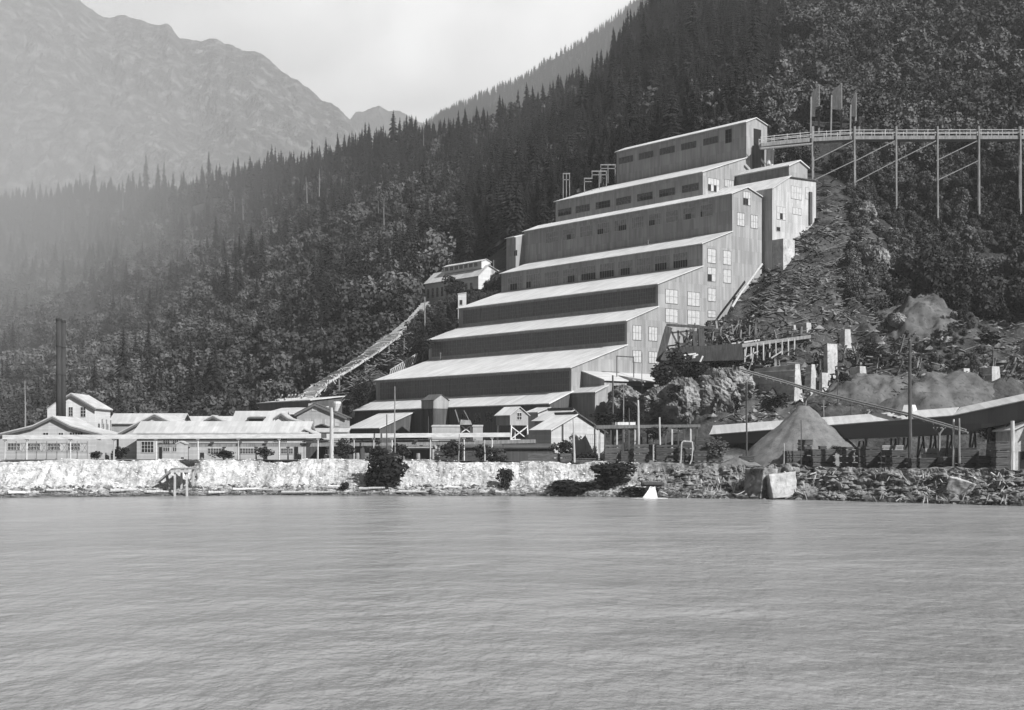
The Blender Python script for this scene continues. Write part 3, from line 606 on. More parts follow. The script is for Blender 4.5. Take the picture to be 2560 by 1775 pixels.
for (a, s) in ((0.2,0.2),(4.3,0.2),(2.2,0.2),(0.2,4.0),(4.3,4.0)):
    MB().beam((a, s, -0.5), (a, s, 16.9-zb), 0.3, 0.3).build('leg', m_logd, ht)
MB().box(0.1, 4.4, 0.5, 4.0, 13-zb-2, 16.9-zb).build('hopper', m_dark, ht)  # dark box fills the shaded open space between the legs
x2 = mshed('ore_bin', 'tall dark ore bin with pale lean-to roof at the mill corner', 'shed', 0.05, 7.1, 0.0, 3.15, 19.5, 20.8, m_mill, m_roof_grey, low=7.0)
x1 = empty('machine_annex', (*ML(0.02, 3.2), 12.0), TH); tag(x1, 'pale annex with broad grey roof sloping off the mill end wall', 'building')
w = MB(); w.prism([(0, -3), (0, 23.9-12), (6.5, 22.1-12), (6.5, -3)], 0, 19.5, 'y'); w.build('wall', m_mill, x1)
r = MB(); roof_strip(r, [(0.5, 23.9-12), (6.5, 22.1-12)], -0.5, 20, 'y', oh=0.5); r.build('roof', m_roof_grey, x1)
v = MB(); v.box(6.52, 7.9, 2.2, 14, 8.6, 9.0); v.build('awning', m_dark, x1)
gl = MB(); gl.tube((4, 6, 11), (4, 6, 15.5), .1); gl.tube((4, 11, 10.8), (4, 11, 15.5), .1); gl.tube((4, 6, 15.4), (4, 11, 15.4), .12); gl.build('gallows_frame', m_logd, x1)

# ---- hut on stilts
hut = empty('stilt_hut', (*G(1275, 262), 5.5), TH); tag(hut, 'little pale hut with one dark window raised on white trestle legs', 'hut')
zf, ze, zr = Zp(1063,262)-5.5, Zp(1037,262)-5.5, Zp(1018,263.5)-5.5
w = MB(); w.prism([(0, zf), (0, ze), (2.25, zr), (4.5, ze), (4.5, zf)], -4.1, 0, 'x'); w.build('wall', m_mill, hut)
r = MB(); roof_strip(r, [(0, ze), (2.25, zr), (4.5, ze)], -4.4, 0.3, 'x', th=0.12, oh=0.35); r.build('roof', m_roof, hut)
win(hut, 1.7, 2.8, ze-0.9, ze+0.4, 'e', 0.0, 2, 2, m_glassd, m_frame_w)
for (a, s, dx) in ((0,0.3,.5),(0,4.2,-.5),(-3.8,0.3,.5),(-3.8,4.2,-.5)): MB().beam((a, s-dx, -0.5), (a, s, zf), 0.28, 0.28).build('leg', m_frame_w, hut)
b = MB(); b.beam((0,0.2,zf-2.6),(0,4.3,zf-0.2),.18,.18); b.beam((0,4.3,zf-2.6),(0,0.2,zf-0.2),.18,.18); b.beam((0,0,zf-2.7),(0,4.5,zf-2.7),.22,.22); b.build('brace', m_frame_w, hut)

# ---- sheds right of the hut
def eshed(name, label, cat, px, D, left, wid, ze, sr, zr, wall_e, roof, zb=5.4, ze2=None, group=None):
    """gabled shed whose gable end (local x=0) faces the sun, corner at px"""
    root = empty(name, (*G(px, D), zb), TH); tag(root, label, cat, group); ze -= zb; zr -= zb; e2 = (ze2-zb) if ze2 else ze
    w = MB(); w.prism([(0, -1), (0, ze), (sr, zr), (wid, e2), (wid, -1)], -left, 0, 'x'); w.build('wall', wall_e, root)
    r = MB(); roof_strip(r, [(0, ze), (sr, zr)], -left-.5, 0.5, 'x', oh=0.0); roof_strip(r, [(0, ze), (-0.5, ze-0.2)], -left-.5, 0.5, 'x', oh=0.0); r.build('roof', roof, root)
    r = MB(); roof_strip(r, [(sr+.01, zr), (wid, e2)], -left-.5, 0.5, 'x', oh=0.5, th=0.3); r.build('roof', m_dark, root)
    return root
s1 = eshed('gabled_shed', 'broad shed with pale gable end and steep bright roof plane near the hut', 'shed', 1378, 258, 5.3, 13.7, 11.5, 6.4, 14.4, m_cream, m_roof, ze2=11.0)
win(s1, 8.6, 11.4, 0.3, 5.3, 'e', 0, 6, 6, m_glassl, m_frame_g, bar=.06)
s1d = MB(); s1d.box(0.01, 0.2, 2.6, 2.9, 4.2, 7.2); s1d.build('drainpipe', m_dark, s1)
eshed('tool_shed', 'small shed with low pale gable squeezed behind the stilted hut', 'shed', 1345, 276, 3, 7.0, 15.2, 3.2, 16.2, m_roof_grey, m_roof_grey)
eshed('store_shed', 'grey-roofed shed between the hut and the broad gabled shed', 'shed', 1392, 268, 6.5, 7, 13.4, 4.2, 15.4, m_greyw, m_roof_grey)

# ---- camp buildings along the yard, left part
house('gabled_house', 'wide pale gabled house at the left end of the yard', 'house', 0, 250, 262, prof=[(-4,1087),(83,1066),(132,1042),(178,1066),(252,1085)], depth=14, wall=m_cream, fascia=m_frame_d,
      wins=[(108,121,1082,1092,2,1),(147,158,1082,1092,2,1),(174,207,1081,1090,5,1),(20,50,1108,1125,4,2,m_glassm),(70,100,1108,1125,4,2,m_glassm),(120,150,1108,1125,4,2,m_glassm),(170,200,1108,1125,4,2,m_glassm)])
t = house('boiler_house', 'tall pale boiler house with steep roof rising beside the twin smokestacks', 'building', 161, 236, 285, prof=[(161,996),(179,985),(237,1019)], depth=11, wall=m_white, fascia=m_frame_d,
      wins=[(172,182,1018,1040,2,3),(202,214,1018,1042,2,3)])
for k in range(3): win(t, 1.5+k*3, 2.6+k*3, 5.5, 8, 'e', t.children[0].dimensions.x, 2, 3, m_glassm, m_frame_w)
house('white_shed', 'narrow white lean-to left of the twin smokestacks', 'shed', 118, 139, 292, prof=[(118,1024),(139,1008)], depth=5, wall=m_white, oh=0.1)
def smokestack(px, ytop, D, label):
    x, y = G(px, D); zb = gz(x, y); h = Zp(ytop, D)-zb; root = empty('smokestack', (x, y, zb)); tag(root, label, 'smokestack', 'twin smokestacks')
    MB().tube((0,0,-0.5), (0,0,h), 0.56, 0.50, n=16).build('shaft', m_stack, root, smooth=True)
    MB().tube((0,0,h-0.4), (0,0,h+0.02), 0.58, 0.6, n=16).build('rim', m_stack, root)
    for k in range(4): MB().tube((0,0,h*(k+1)/5), (0,0,h*(k+1)/5+0.2), 0.6, n=16).build('band', m_stack, root)
smokestack(147, 797, 281, 'tall dark smokestack, left one of the pair'); smokestack(158, 801, 283, 'tall dark smokestack, right one of the pair beside the boiler house')
house('bunkhouse', 'low house with long bright roof behind the boiler house', 'house', 275, 425, 300, eave=1058, ridge=1036, depth=9, style='long', wall=m_greyw)
house('cook_house', 'steep-gabled house with dark roof edges behind the long building', 'house', 297, 470, 272, prof=[(297,1084),(387,1036),(480,1082)], depth=15, wall=m_cream, fascia=m_frame_d, wins=[(357,366,1062,1074,2,2),(392,402,1062,1074,2,2)])
house('monitor_shed', 'small dark clerestory shed with bright roof above the long building', 'shed', 405, 455, 287, eave=1048, ridge=1036, depth=5, style='long', wall=m_dark, oh=0.6)
house('long_building', 'long pale one-storey building with bright roof fronting the yard', 'building', 342, 765, 262, eave=1082, ridge=1056, depth=9.5, style='long', wall=m_cream, fascia=m_frame_d, ridge_at=0.55, oh=0.6,
      wins=[(354,384,1104,1131,4,3),(408,424,1100,1128,3,3,m_glassm),(432,446,1100,1128,3,3,m_glassm),(684,698,1096,1106,4,2),(703,717,1096,1106,4,2),(703,732,1121,1134,6,2),(520,560,1121,1134,6,2,m_glassm),(600,640,1121,1134,6,2,m_glassm)],
      doors=[(398,405,1108),(736,745,1112),(660,668,1112)])
house('carpenter_shop', 'house with a high bright roof and a dark dormer behind the long building', 'house', 584, 706, 284, eave=1056, ridge=1030, depth=9, style='long', wall=m_cream)
d1 = house('roof_dormer', 'low black dormer on the high bright roof', 'dormer', 622, 656, 283.2, eave=1047, ridge=1044, depth=3, style='shed', wall=m_void, roof=m_dark, oh=0.3, zfloor=12.0)
house('gabled_office', 'small white gabled house at the right end of the high bright roof', 'house', 688, 740, 279, prof=[(688,1044),(703,1034),(722,1047),(740,1052)], depth=6, wall=m_white, fascia=m_frame_d, wins=[(697,709,1060,1070,2,2)])
house('pump_hut', 'tiny gabled hut poking above the long bright roof', 'hut', 517, 550, 290, prof=[(515,1049),(533,1040),(552,1050)], depth=4, wall=m_greyw, fascia=m_frame_d)
house('grey_roof_house', 'low grey-roofed house between the tiny hut and the clerestory', 'house', 455, 592, 300, eave=1056, ridge=1043, depth=8, style='long', wall=m_greyw, roof=m_roof_grey)
house('snow_shed', 'long black-walled shed under the foot of the timber chute', 'shed', 648, 778, 345, 322, eave=1009, ridge=1002, depth=8, style='shed', wall=m_dark, roof=m_roof_grey)
house('hillside_storehouse', 'grey sloping storehouse roof below the black-walled shed', 'shed', 640, 750, 325, 312, eave=1040, ridge=1024, depth=7, style='shed', wall=m_dark, roof=m_roof_grey)
dk = house('two_storey_house', 'weathered dark two-storey house with light shutters under the chute', 'house', 745, 862, 300, prof=[(742,1034),(787,1010),(862,1042)], depth=9, wall=m_greyw, roof=m_dark, fascia=m_frame_d,
      wins=[(763,776,1048,1064,1,2,m_glassl),(787,803,1048,1064,1,2,m_glassl),(813,828,1048,1064,1,2,m_glassl),(838,847,1048,1064,1,2,m_glassl),(781,792,1018,1026,1,1,m_glassl)])
MB().box(2.0, 3.4, 1.5, 2.9, 7, 11.7).build('chimney', m_conc, dk)
house('porch_roof', 'dark little gable in front of the two-storey house', 'shed', 775, 832, 296, prof=[(773,1073),(803,1062),(833,1073)], depth=3.5, wall=m_void, roof=m_dark, oh=.2)
house('boardwalk_shelter', 'low white-roofed shelter before the two-storey house', 'shelter', 785, 866, 289, eave=1080, ridge=1074, depth=3, style='shed', wall=m_greyw)
house('side_lean_to', 'little lean-to with bright roof at the right end of the long building', 'shed', 766, 806, 262, prof=[(766,1076),(806,1096)], depth=9, wall=m_dark)
house('dark_shed', 'low dark shed standing beneath the raised pipe', 'shed', 806, 900, 258, eave=1118, ridge=1108, depth=8, style='long', wall=m_dark, roof=m_dark, wins=[(815,822,1124,1136,1,2,m_glassm)])
house('machine_shed', 'dark open-fronted shed under the raised pipe, right of the thin flagpole', 'shed', 1012, 1075, 256, eave=1122, ridge=1112, depth=8, style='long', wall=m_dark, roof=m_greyw, doors=[(1020,1034,1128)])
house('fuel_shed', 'dark low shed behind the shrubs below the stilted hut', 'shed', 1100, 1250, 262, eave=1118, ridge=1104, depth=9, style='long', wall=m_dark, roof=m_dark)
house('timber_bunker', 'dark slab-sided bunker left of the lumber stacks', 'shed', 1265, 1385, 254, eave=1120, ridge=1112, depth=7, style='long', wall=m_dark, roof=m_dark)
house('narrow_hut', 'slim pale hut at the head of the landing steps', 'hut', 441, 463, 250, prof=[(441,1110),(452,1105),(463,1110)], depth=2.2, wall=m_cream, oh=.15, wins=[(452,460,1143,1158,1,2)])
for (x0, x1, y0, y1, D, lab) in ((1080,1150,1066,1090,283,'pale panelled tank house left of the tall derrick'),(1182,1206,1066,1090,281,'small white tank house right of the tall derrick')):
    house('tank_house', lab, 'tank house', x0, x1, D, eave=y0+1, ridge=y0-1, depth=4, style='shed', wall=m_cream, oh=.1, roof=m_roof_grey)

# ---- house on the slope left of the mill (same orientation as the mill)
hs = empty('hillside_house', (*G(1196, 408), 53.1), TH); tag(hs, 'white-ended house with raised clerestory perched on the slope left of the mill', 'house')
def hz(py, D=408): return Zp(py, D)-53.1
wd = 15.0; ln = 26.0
w = MB(); w.prism([(0, -4), (0, hz(688)), (wd*0.5, hz(666, 412)), (wd, hz(684, 414)), (wd, -4)], -ln, 0, 'x'); 
r = (1253-CX)/F; wd = (r*408-(1196-CX)/F*408)/(E2.x-r*E2.y)
w = MB(); pr = [(0, hz(689)), (wd*0.42, hz(664, 411)), (wd, hz(684, 414))]; w.prism([(0, -5)] + pr + [(wd, -5)], -ln, 0, 'x'); w.build('wall', m_white, hs)
rr = MB(); roof_strip(rr, pr, -ln-.4, 0.4, 'x', th=.2, oh=.5); rr.build('roof', m_roof_grey, hs)
mo = MB(); u = wd*0.42; zt = pr[1][1]; mo.prism([(u-1.5, zt-0.8), (u-1.5, zt+1.2), (u+0.2, zt+1.9), (u+1.9, zt+1.2), (u+1.9, zt-0.8)], -ln*0.75, -1.2, 'x'); moo = mo.build('clerestory', m_white, hs)
mr = MB(); roof_strip(mr, [(u-1.5, zt+1.2), (u+0.2, zt+1.9), (u+1.9, zt+1.2)], -ln*0.75-.3, -0.9, 'x', th=.15, oh=.3); mr.build('clerestory_roof', m_roof_grey, moo)
for k in range(10): win(hs, -ln+1+k*2.35, -ln+2.1+k*2.35, 0.8, 3.6, 'f', 0, 2, 3, m_glassd, m_frame_w)
for k in range(7): win(hs, -ln*0.75+.8+k*2.35, -ln*0.75+2.4+k*2.35, zt-0.1, zt+1.0, 'f', u-1.5, 3, 1, m_glassd, m_frame_w)
win(hs, wd*.50, wd*.66, 2.2, 4.8, 'e', 0, 2, 2, m_glassl, m_frame_w); win(hs, wd*.22, wd*.36, 0, 2.2, 'e', 0, 1, 1, m_void, m_frame_d, name='door', sub='doorway')
house('white_privy', 'tiny white-walled hut at the upper left corner of the third roof', 'hut', 1145, 1157, 372, prof=[(1145,736),(1165,733)], depth=3, wall=m_white, oh=.1, wins=[(1149,1156,750,762,1,1)], zfloor=41)

# ------------------------------------------------------------------ yard works
# raised white pipe on posts
def raised_line(name, label, cat, pts, h, wdt, mt, mpost, posts, D, pr=0.14, extra_w=0.0):
    A = P(pts[0][0], pts[0][1], D); root = empty(name, (A.x, A.y, gz(A.x, A.y))); tag(root, label, cat); o = root.location
    for (a, b) in zip(pts[:-1], pts[1:]):
        m = MB(); m.beam(P(a[0], a[1], D)-o, P(b[0], b[1], D)-o, wdt, h); m.build('trough', mt, root)
    for k, px in enumerate(posts):
        py = np.interp(px, [p[0] for p in pts], [p[1] for p in pts]); T = P(px, py, D); zb = gz(T.x, T.y-1)-0.7
        m = MB(); m.tube(Vector((T.x+R.uniform(-.05,.05), T.y, zb))-o, Vector((T.x, T.y, T.z-h/2))-o, pr, pr*0.9, n=7)
        m.beam(Vector((T.x-0.3, T.y, T.z-h/2-0.12))-o, Vector((T.x+0.3, T.y, T.z-h/2-0.12))-o, 0.5, 0.22)
        m.build('post', mpost[k % len(mpost)], root)
    return root
raised_line('raised_pipe', 'long white raised pipe carried on posts across the whole yard', 'pipe', [(8,1093),(560,1091),(800,1090),(1276,1087)], 0.78, 0.8, m_frame_w, [m_log, m_frame_w, m_frame_w], [12,67,176,285,390,495,596,698,795,885,934,980,1076,1160,1230], 253)
raised_line('service_flume', 'grey boarded flume running below the white raised pipe', 'flume', [(395,1113),(780,1112),(1190,1106),(1340,1103)], 0.68, 0.7, m_logm, [m_logd], [470,560,640,720,820,870,925,1006,1053,1095,1150,1200,1260,1320], 257)
# upper boards of the flume, with the thin stays seen against the long building
raised_line('flume_rail', 'thin dark rail along the top of the boarded flume', 'rail', [(395,1105),(1190,1098)], 0.12, 0.2, m_logd, [m_logd], [530,600,665,760,850,950,1040,1130], 256.4, pr=0.05)

def pole(px, ytop, D, r, m, label, arms=(), lean=0.0, group=None, name='pole', cap=None):
    D = max(D, float(Dw(px))+11.2); x, y = G(px, D); zb = gz(x, y)-0.2; h = Zp(ytop, D)-zb
    root = empty(name, (x, y, zb)); tag(root, label, 'pole', group)
    s = MB(); n = 5; pv = Vector((0,0,-0.5))
    for k in range(n):
        q = Vector((lean*h*(k+1)/n + R.uniform(-.04,.04), R.uniform(-.04,.04), h*(k+1)/n)); s.tube(pv, q, r*(1-0.3*k/n), r*(1-0.3*(k+1)/n), n=8, cap=True); pv = q
    s.build('shaft', m, root)
    for (dz, wdt) in arms:
        a = MB(); a.beam((lean*h-wdt/2, 0.05, h-dz), (lean*h+wdt/2, 0.05, h-dz), 0.12, 0.14)
        for k in (-0.45, -0.2, 0.2, 0.45): a.tube((lean*h+wdt*k, 0.05, h-dz+.05), (lean*h+wdt*k, 0.05, h-dz+.3), 0.05, 0.05, n=6)
        a.build('crossarm', m_logd, root)
    return root
lp = pole(829, 1019, 240, 0.42, m_log, 'thick pale log pole crowned with a white lamp hood')
hgt = Zp(1019,lp.location.y)-lp.location.z
hd = MB(); hd.tube((0.75,0,hgt-0.6), (0.95,0,hgt+0.7), 0.35, 0.75, n=10); hd.tube((0.95,0,hgt+0.7),(0.97,0,hgt+1.1),0.75,0.7,n=10); hd.tube((0,0,hgt-0.4),(0.75,0,hgt-0.5),.08,n=6); hd.build('lamp_hood', m_frame_w, lp)
pole(987, 966, 238, 0.14, m_logm, 'slender tall flagpole standing before the long low shed')
pole(967, 1036, 244, 0.13, m_logd, 'short dark pole left of the slender flagpole')
pole(793, 1120, 243, 0.12, m_logm, 'short post by the end of the long building')
pole(1436, 1047, 240, 0.2, m_log, 'pale leaning pole in front of the broad gabled shed', lean=-0.02)
pole(1532, 938, 262, 0.22, m_logd, 'tall dark pole in front of the pale annex')
pole(1559, 962, 262, 0.13, m_logm, 'thin grey pole right of the tall dark one')
pole(1573, 1020, 255, 0.12, m_logd, 'short black pole at the timber platform')
pole(1597, 1000, 246, 0.24, m_log, 'stout pale pole between platform and annex', lean=-0.01)
pole(1652, 1043, 243, 0.2, m_log, 'crooked pale pole at the timber platform', lean=-0.03)
pole(1605, 880, 275, 0.1, m_logm, 'thin mast above the annex roof')
pole(1867, 955, 236, 0.16, m_logd, 'dark pole with a short crossarm left of the sand cone', arms=((0.3,2.2),))
pole(2059, 1000, 252, 0.13, m_logm, 'thin grey pole behind the sand cone')
pole(2094, 905, 262, 0.1, m_logd, 'thin dark mast beside the concrete piers', arms=())
pole(2128, 985, 255, 0.1, m_logd, 'short thin dark mast right of the concrete piers')
pole(2275, 852, 214, 0.34, m_logd, 'big dark utility pole with two crossarms on the right', arms=((0.25,2.8),(2.0,2.8)), name='utility_pole')
pole(2384, 1048, 210, 0.22, m_log, 'pale pole, left one of a close pair by the stacks')
pole(2398, 1046, 210, 0.2, m_logm, 'grey pole, right one of a close pair by the stacks')
pole(2531, 1052, 205, 0.42, m_log, 'very thick pale post at the right edge of the yard')
pole(2003, 1050, 225, 0.09, m_logd, 'thin post with white cap in front of the sand cone')
pole(1960, 1108, 219, 0.09, m_log, 'short stake on the bank edge, white topped')
pole(1983, 1110, 219, 0.07, m_logd, 'short dark stake on the bank edge')
pole(1234, 650, 418, 0.13, m_logm, 'thin mast above the clerestory house on the slope')
pole(1062, 742, 372, 0.2, m_logm, 'tall grey pole at the left end of the clerestory house')
pole(1010, 845, 366, 0.12, m_logm, 'thin pole on the slope below the chute')
pole(1146, 1085, 245, 0.12, m_logm, 'bent grey post among the dark shrubs', lean=0.04)
pole(1212, 1100, 243, 0.14, m_log, 'pale bent post among the dark shrubs', lean=-0.02)

# derrick
dk_ = empty('derrick', (*G(1165, 268), gz(*G(1165, 268)))); tag(dk_, 'dark timber derrick frame with slanting guys above the shrubs', 'derrick'); zb = dk_.location.z
def dz(py): return Zp(py, 268)-zb
def dx(px): return (px-1165)/F*268
MB().hexa([(dx(1150),-.8,dz(1062)),(dx(1180),-.8,dz(1062)),(dx(1180),.8,dz(1062)),(dx(1150),.8,dz(1062))],[(dx(1152),-.3,dz(1049)),(dx(1176),-.3,dz(1051)),(dx(1176),.3,dz(1051)),(dx(1152),.3,dz(1049))]).build('hopper', m_logm, dk_)
MB().beam((dx(1150),0,dz(1062)),(dx(1138),0,dz(1024)),.2,.2).build('boom', m_logm, dk_)
MB().beam((dx(1178),0,dz(1060)),(dx(1160),0,dz(1026)),.12,.12).build('boom', m_logm, dk_)
for a, b_ in ((1153,1152),(1178,1177)): MB().beam((dx(a),0,-0.4),(dx(b_),0,dz(1062)),.28,.28).build('leg', m_logd, dk_)
br = MB(); br.beam((dx(1153),0,dz(1082)),(dx(1177),0,dz(1064)),.18,.18); br.beam((dx(1177),0,dz(1082)),(dx(1153),0,dz(1064)),.18,.18); br.build('brace', m_logp, dk_)

rl_ = empty('porch_railing', (*G(40, 259), gz(*G(40, 259)))); tag(rl_, 'criss-cross grey railing in front of the gabled house', 'railing')
Lr = (218-40)/F*259; m = MB(); m.beam((0,0,3.0),(Lr,0,3.0),.12,.14); m.beam((0,0,1.4),(Lr,0,1.4),.12,.14); m.build('rail', m_logm, rl_)
m = MB()
for k in range(14): u = Lr*k/14; m.beam((u,0,1.4),(u+Lr/14,0,3.0),.09,.07); m.beam((u+Lr/14,.04,1.4),(u,.04,3.0),.09,.07)
m.build('lattice', m_logm, rl_)
for k in range(8): MB().beam((Lr*k/7,.1,-.5),(Lr*k/7,.1,3.4),.14,.14).build('post', m_logm, rl_)
bar = MB(); bar.tube((0,0,0),(0,0,.45),.27,.31,n=12); bar.tube((0,0,.45),(0,0,.9),.31,.27,n=12); bme = bar.mesh('barrel', m_logm)
for k, (px, D, lab) in enumerate(((232,256,'barrel at the right corner of the gabled house'),(268,257,'barrel in the gap between the two pale houses, left one'),(282,258,'barrel in the gap between the two pale houses, right one'),(505,256,'barrel left of the middle window of the long building'),(575,256,'barrel before the middle of the long building'),(748,257,'barrel at the last door of the long building'),(893,254,'barrel beside the dark shed under the raised pipe'),(1045,253,'barrel in front of the open machine shed'),(1092,253,'barrel left of the derrick legs'))):
    x, y = G(px, D); o = bpy.data.objects.new('barrel', bme); COL.objects.link(o); o.location = (x, y, gz(x, y, True)); o.scale = (1.3,1.3,1.4); tag(o, lab, 'barrel', 'barrels in the yard')
# timber platform right of the gabled shed
tp = empty('timber_platform', (*G(1490, 256), gz(*G(1490,256)))); tag(tp, 'long timber platform on many posts right of the gabled shed', 'platform'); zb = tp.location.z
def tx(px): return (px-1490)/F*256
MB().hexa([(0,0,Zp(1072,256)-zb),(tx(1740),-6,Zp(1068,250)-zb),(tx(1740),0,Zp(1068,250)-zb),(0,6,Zp(1072,256)-zb)],[(0,0,Zp(1063,256)-zb),(tx(1740),-6,Zp(1061,250)-zb),(tx(1740),0,Zp(1061,250)-zb),(0,6,Zp(1063,256)-zb)]).build('deck', m_logm, tp)
for k in range(17):
    f = (k+0.5)/17; x = tx(1740)*f; MB().beam((x, -6*f+.3, -1.0), (x, -6*f+.3, Zp(1072-4*f, 256-6*f)-zb), .28, .28).build('post', m_log if k % 3 == 0 else m_logd, tp)
MB().box(tx(1540), tx(1590), 1, 4, Zp(1063,256)-zb, Zp(1055,256)-zb).build('cargo_boards', m_logp, tp)

# covered conveyor gallery
ga = empty('conveyor_gallery', (*G(1740, 262), 6.0)); tag(ga, 'covered conveyor gallery with pale roof and dark side climbing to the right', 'gallery'); o = ga.location
def gp(px, py, D): return P(px, py, D)-o
nodes = [(1735,1088,1113,262,1067),(2384,1037,1086,226,1019),(2720,966,1018,205,947)]
for (x0,e0,b0,d0,r0),(x1,e1,b1,d1,r1) in zip(nodes[:-1], nodes[1:]):
    A, B = gp(x0,e0,d0), gp(x1,e1,d1); d = (B-A); nrm = Vector((-d.y, d.x, 0)).normalized()
    if nrm.y < 0: nrm = -nrm
    Al, Bl = gp(x0,b0,d0), gp(x1,b1,d1); wth = 3.4
    MB().hexa([Al, Bl, Bl+nrm*wth, Al+nrm*wth], [A, B, B+nrm*wth, A+nrm*wth]).build('wall', m_iron_shade, ga)
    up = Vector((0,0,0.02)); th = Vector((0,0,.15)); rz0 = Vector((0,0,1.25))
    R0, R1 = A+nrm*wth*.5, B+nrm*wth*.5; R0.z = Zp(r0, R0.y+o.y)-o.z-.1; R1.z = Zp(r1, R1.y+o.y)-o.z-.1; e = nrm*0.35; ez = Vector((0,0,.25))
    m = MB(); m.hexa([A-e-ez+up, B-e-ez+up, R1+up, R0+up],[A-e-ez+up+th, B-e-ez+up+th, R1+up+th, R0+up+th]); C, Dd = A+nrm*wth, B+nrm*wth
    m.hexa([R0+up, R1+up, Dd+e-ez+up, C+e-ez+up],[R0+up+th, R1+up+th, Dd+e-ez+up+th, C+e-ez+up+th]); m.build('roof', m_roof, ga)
for px, py, D in ((2150,1104,239),(2230,1097,234),(2262,1095,232),(2300,1092,230),(2330,1090,229),(2372,1086,227),(2430,1075,223),(2475,1066,220),(2520,1056,217),(2560,1048,215)):
    T = gp(px, py, D); zg = gz(T.x+o.x, T.y+o.y)-o.z-0.5
    b = MB(); b.beam((T.x-0.5, T.y+.4, zg), (T.x, T.y+.4, T.z+.1), .3, .3); b.beam((T.x+1.6, T.y+2.2, zg), (T.x+1.2, T.y+2.4, T.z+.1), .3, .3); b.beam((T.x-.4,T.y+.4,zg+1.5),(T.x+1.3,T.y+2.3,T.z-.3),.18,.18); b.build('bent', m_logd, ga)
cu = P(2266, 1018, 233)-o; MB().hexa([cu+Vector((-.9,0,-1.4)),cu+Vector((1.1,-.9,-1.4)),cu+Vector((2.3,.5,-1.4)),cu+Vector((.3,1.4,-1.4))],[cu+Vector((-.3,.4,.4)),cu+Vector((.9,-.2,.4)),cu+Vector((1.6,.4,.4)),cu+Vector((.5,1.0,.4))]).build('cupola', m_white, ga)

# twin pipeline stepping down across the rubble
pl = empty('twin_pipeline', (*G(1860,262), 8.0)); tag(pl, 'twin dark pipes on Y-headed posts slanting down past the sand cone', 'pipeline'); o = pl.location
nd = [(1855,928,264),(1960,957,258),(2060,987,250),(2167,1014,240),(2275,1040,230),(2420,1082,220)]
for (a, b_) in zip(nd[:-1], nd[1:]):
    m = MB()
    for off in (Vector((0,0,0)), Vector((0,1.0,0.45))): m.tube(P(*a)-o+off, P(*b_)-o+off, .16, n=8)
    for k in range(6): q = (P(*a)-o).lerp(P(*b_)-o, (k+.5)/6); m.beam(q+Vector((0,-.3,-.25)), q+Vector((0,1.3,.2)), .2, .2)
    m.build('pipe', m_logm, pl)
for (px, py, D) in ((1867,936,262),(2015,982,253),(2167,1022,240),(2247,1040,233),(2350,1066,225)):
    T = P(px,py,D)-o; zg = gz(T.x+o.x, T.y+o.y)-o.z-.5; m = MB(); m.tube((T.x,T.y+.4,zg),(T.x,T.y+.4,T.z-1.2),.2,.2,n=7)
    m.beam((T.x,T.y+.4,T.z-1.3),(T.x-.8,T.y+.4,T.z-.1),.25,.25); m.beam((T.x,T.y+.4,T.z-1.3),(T.x+.8,T.y+.4,T.z-.1),.25,.25); m.beam((T.x-1,T.y+.4,T.z-.2),(T.x+1,T.y+.4,T.z-.2),.25,.2); m.build('support', m_logm, pl)

# sand cone
def cone(name, label, px, D, r, h, px_apex=None, seed=0, cat='sand pile', m=None, sx=1.0):
    x, y = G(px, D); zb = gz(x, y)-0.3; n, k = 72, 26; th = np.linspace(0, 2*np.pi, n, endpoint=False); v = []
    for i in range(k):
        t = i/(k-1); rr = r*t*(1+0.07*(fbm(np.cos(th)*2.5+9, np.sin(th)*2.5+9, 4, seed)-.5)*2)
        hh = h*(1-t**0.94) + (fbm(np.cos(th)*rr/1.5, np.sin(th)*rr/1.5, 4, seed+3)-.5)*1.1*min(1, t*4) + (fbm(np.cos(th)*6, np.sin(th)*6, 3, seed+7)-.5)*.4*t*(1-t)*3
        hh = np.where(t < 0.09, h*0.915+0.1*np.sin(th*2), hh)
        v += [(float(rr[j]*np.cos(th[j])*sx), float(rr[j]*np.sin(th[j])), float(hh[j])) for j in range(n)]
    mb = MB(); mb.v = v
    for i in range(k-1):
        mb.f += [(i*n+j, i*n+(j+1)%n, (i+1)*n+(j+1)%n, (i+1)*n+j) for j in range(n)]
    o = mb.build(name, m or m_sand, None, loc=(x, y, zb), smooth=True); tag(o, label, cat); return o
cone('sand_pile', 'tall grey cone of sand in front of the conveyor gallery', 2010, 244, 12.6, 11.2, seed=2)
cone('sand_pile', 'small pale heap of sand at the left foot of the big cone', 1846, 236, 4.2, 2.0, seed=5)
def mound(px, D, rx, ry, h, label, seed):
    x0, y0 = G(px, D); k = 44; g = np.linspace(-1, 1, k); GX, GY = np.meshgrid(g, g); r2 = np.sqrt(GX**2+GY**2)
    X = x0+GX*rx*1.35; Y = y0+GY*ry*1.35; Z = ground_z(X, Y, True)
    Hh = h*np.clip(1-(r2*1.12)**1.5, -0.25, 1)+(fbm(X/2.2, Y/2.2, 5, seed)-.5)*1.1-.15
    o = grid_obj('gravel_mound', np.stack([X, Y, Z+Hh], -1), k, k, m_mound); tag(o, label, 'mound')
m_mound = mat('gravel', 0.05, 0.13, scale=0.35, detail=9, bump=.7, bscale=3, speck=(1.3,.58,.6))
mound(2300, 300, 6.5, 7, 4.2, 'rounded grey gravel mound on the rubble behind the utility pole', 8)
mound(2165, 270, 7.5, 6, 4.5, 'low rounded gravel mound behind the gallery, left of the utility pole', 11)
mound(2340, 258, 9, 6, 4, 'pale gravel spill behind the utility pole, right of the low mound', 15)

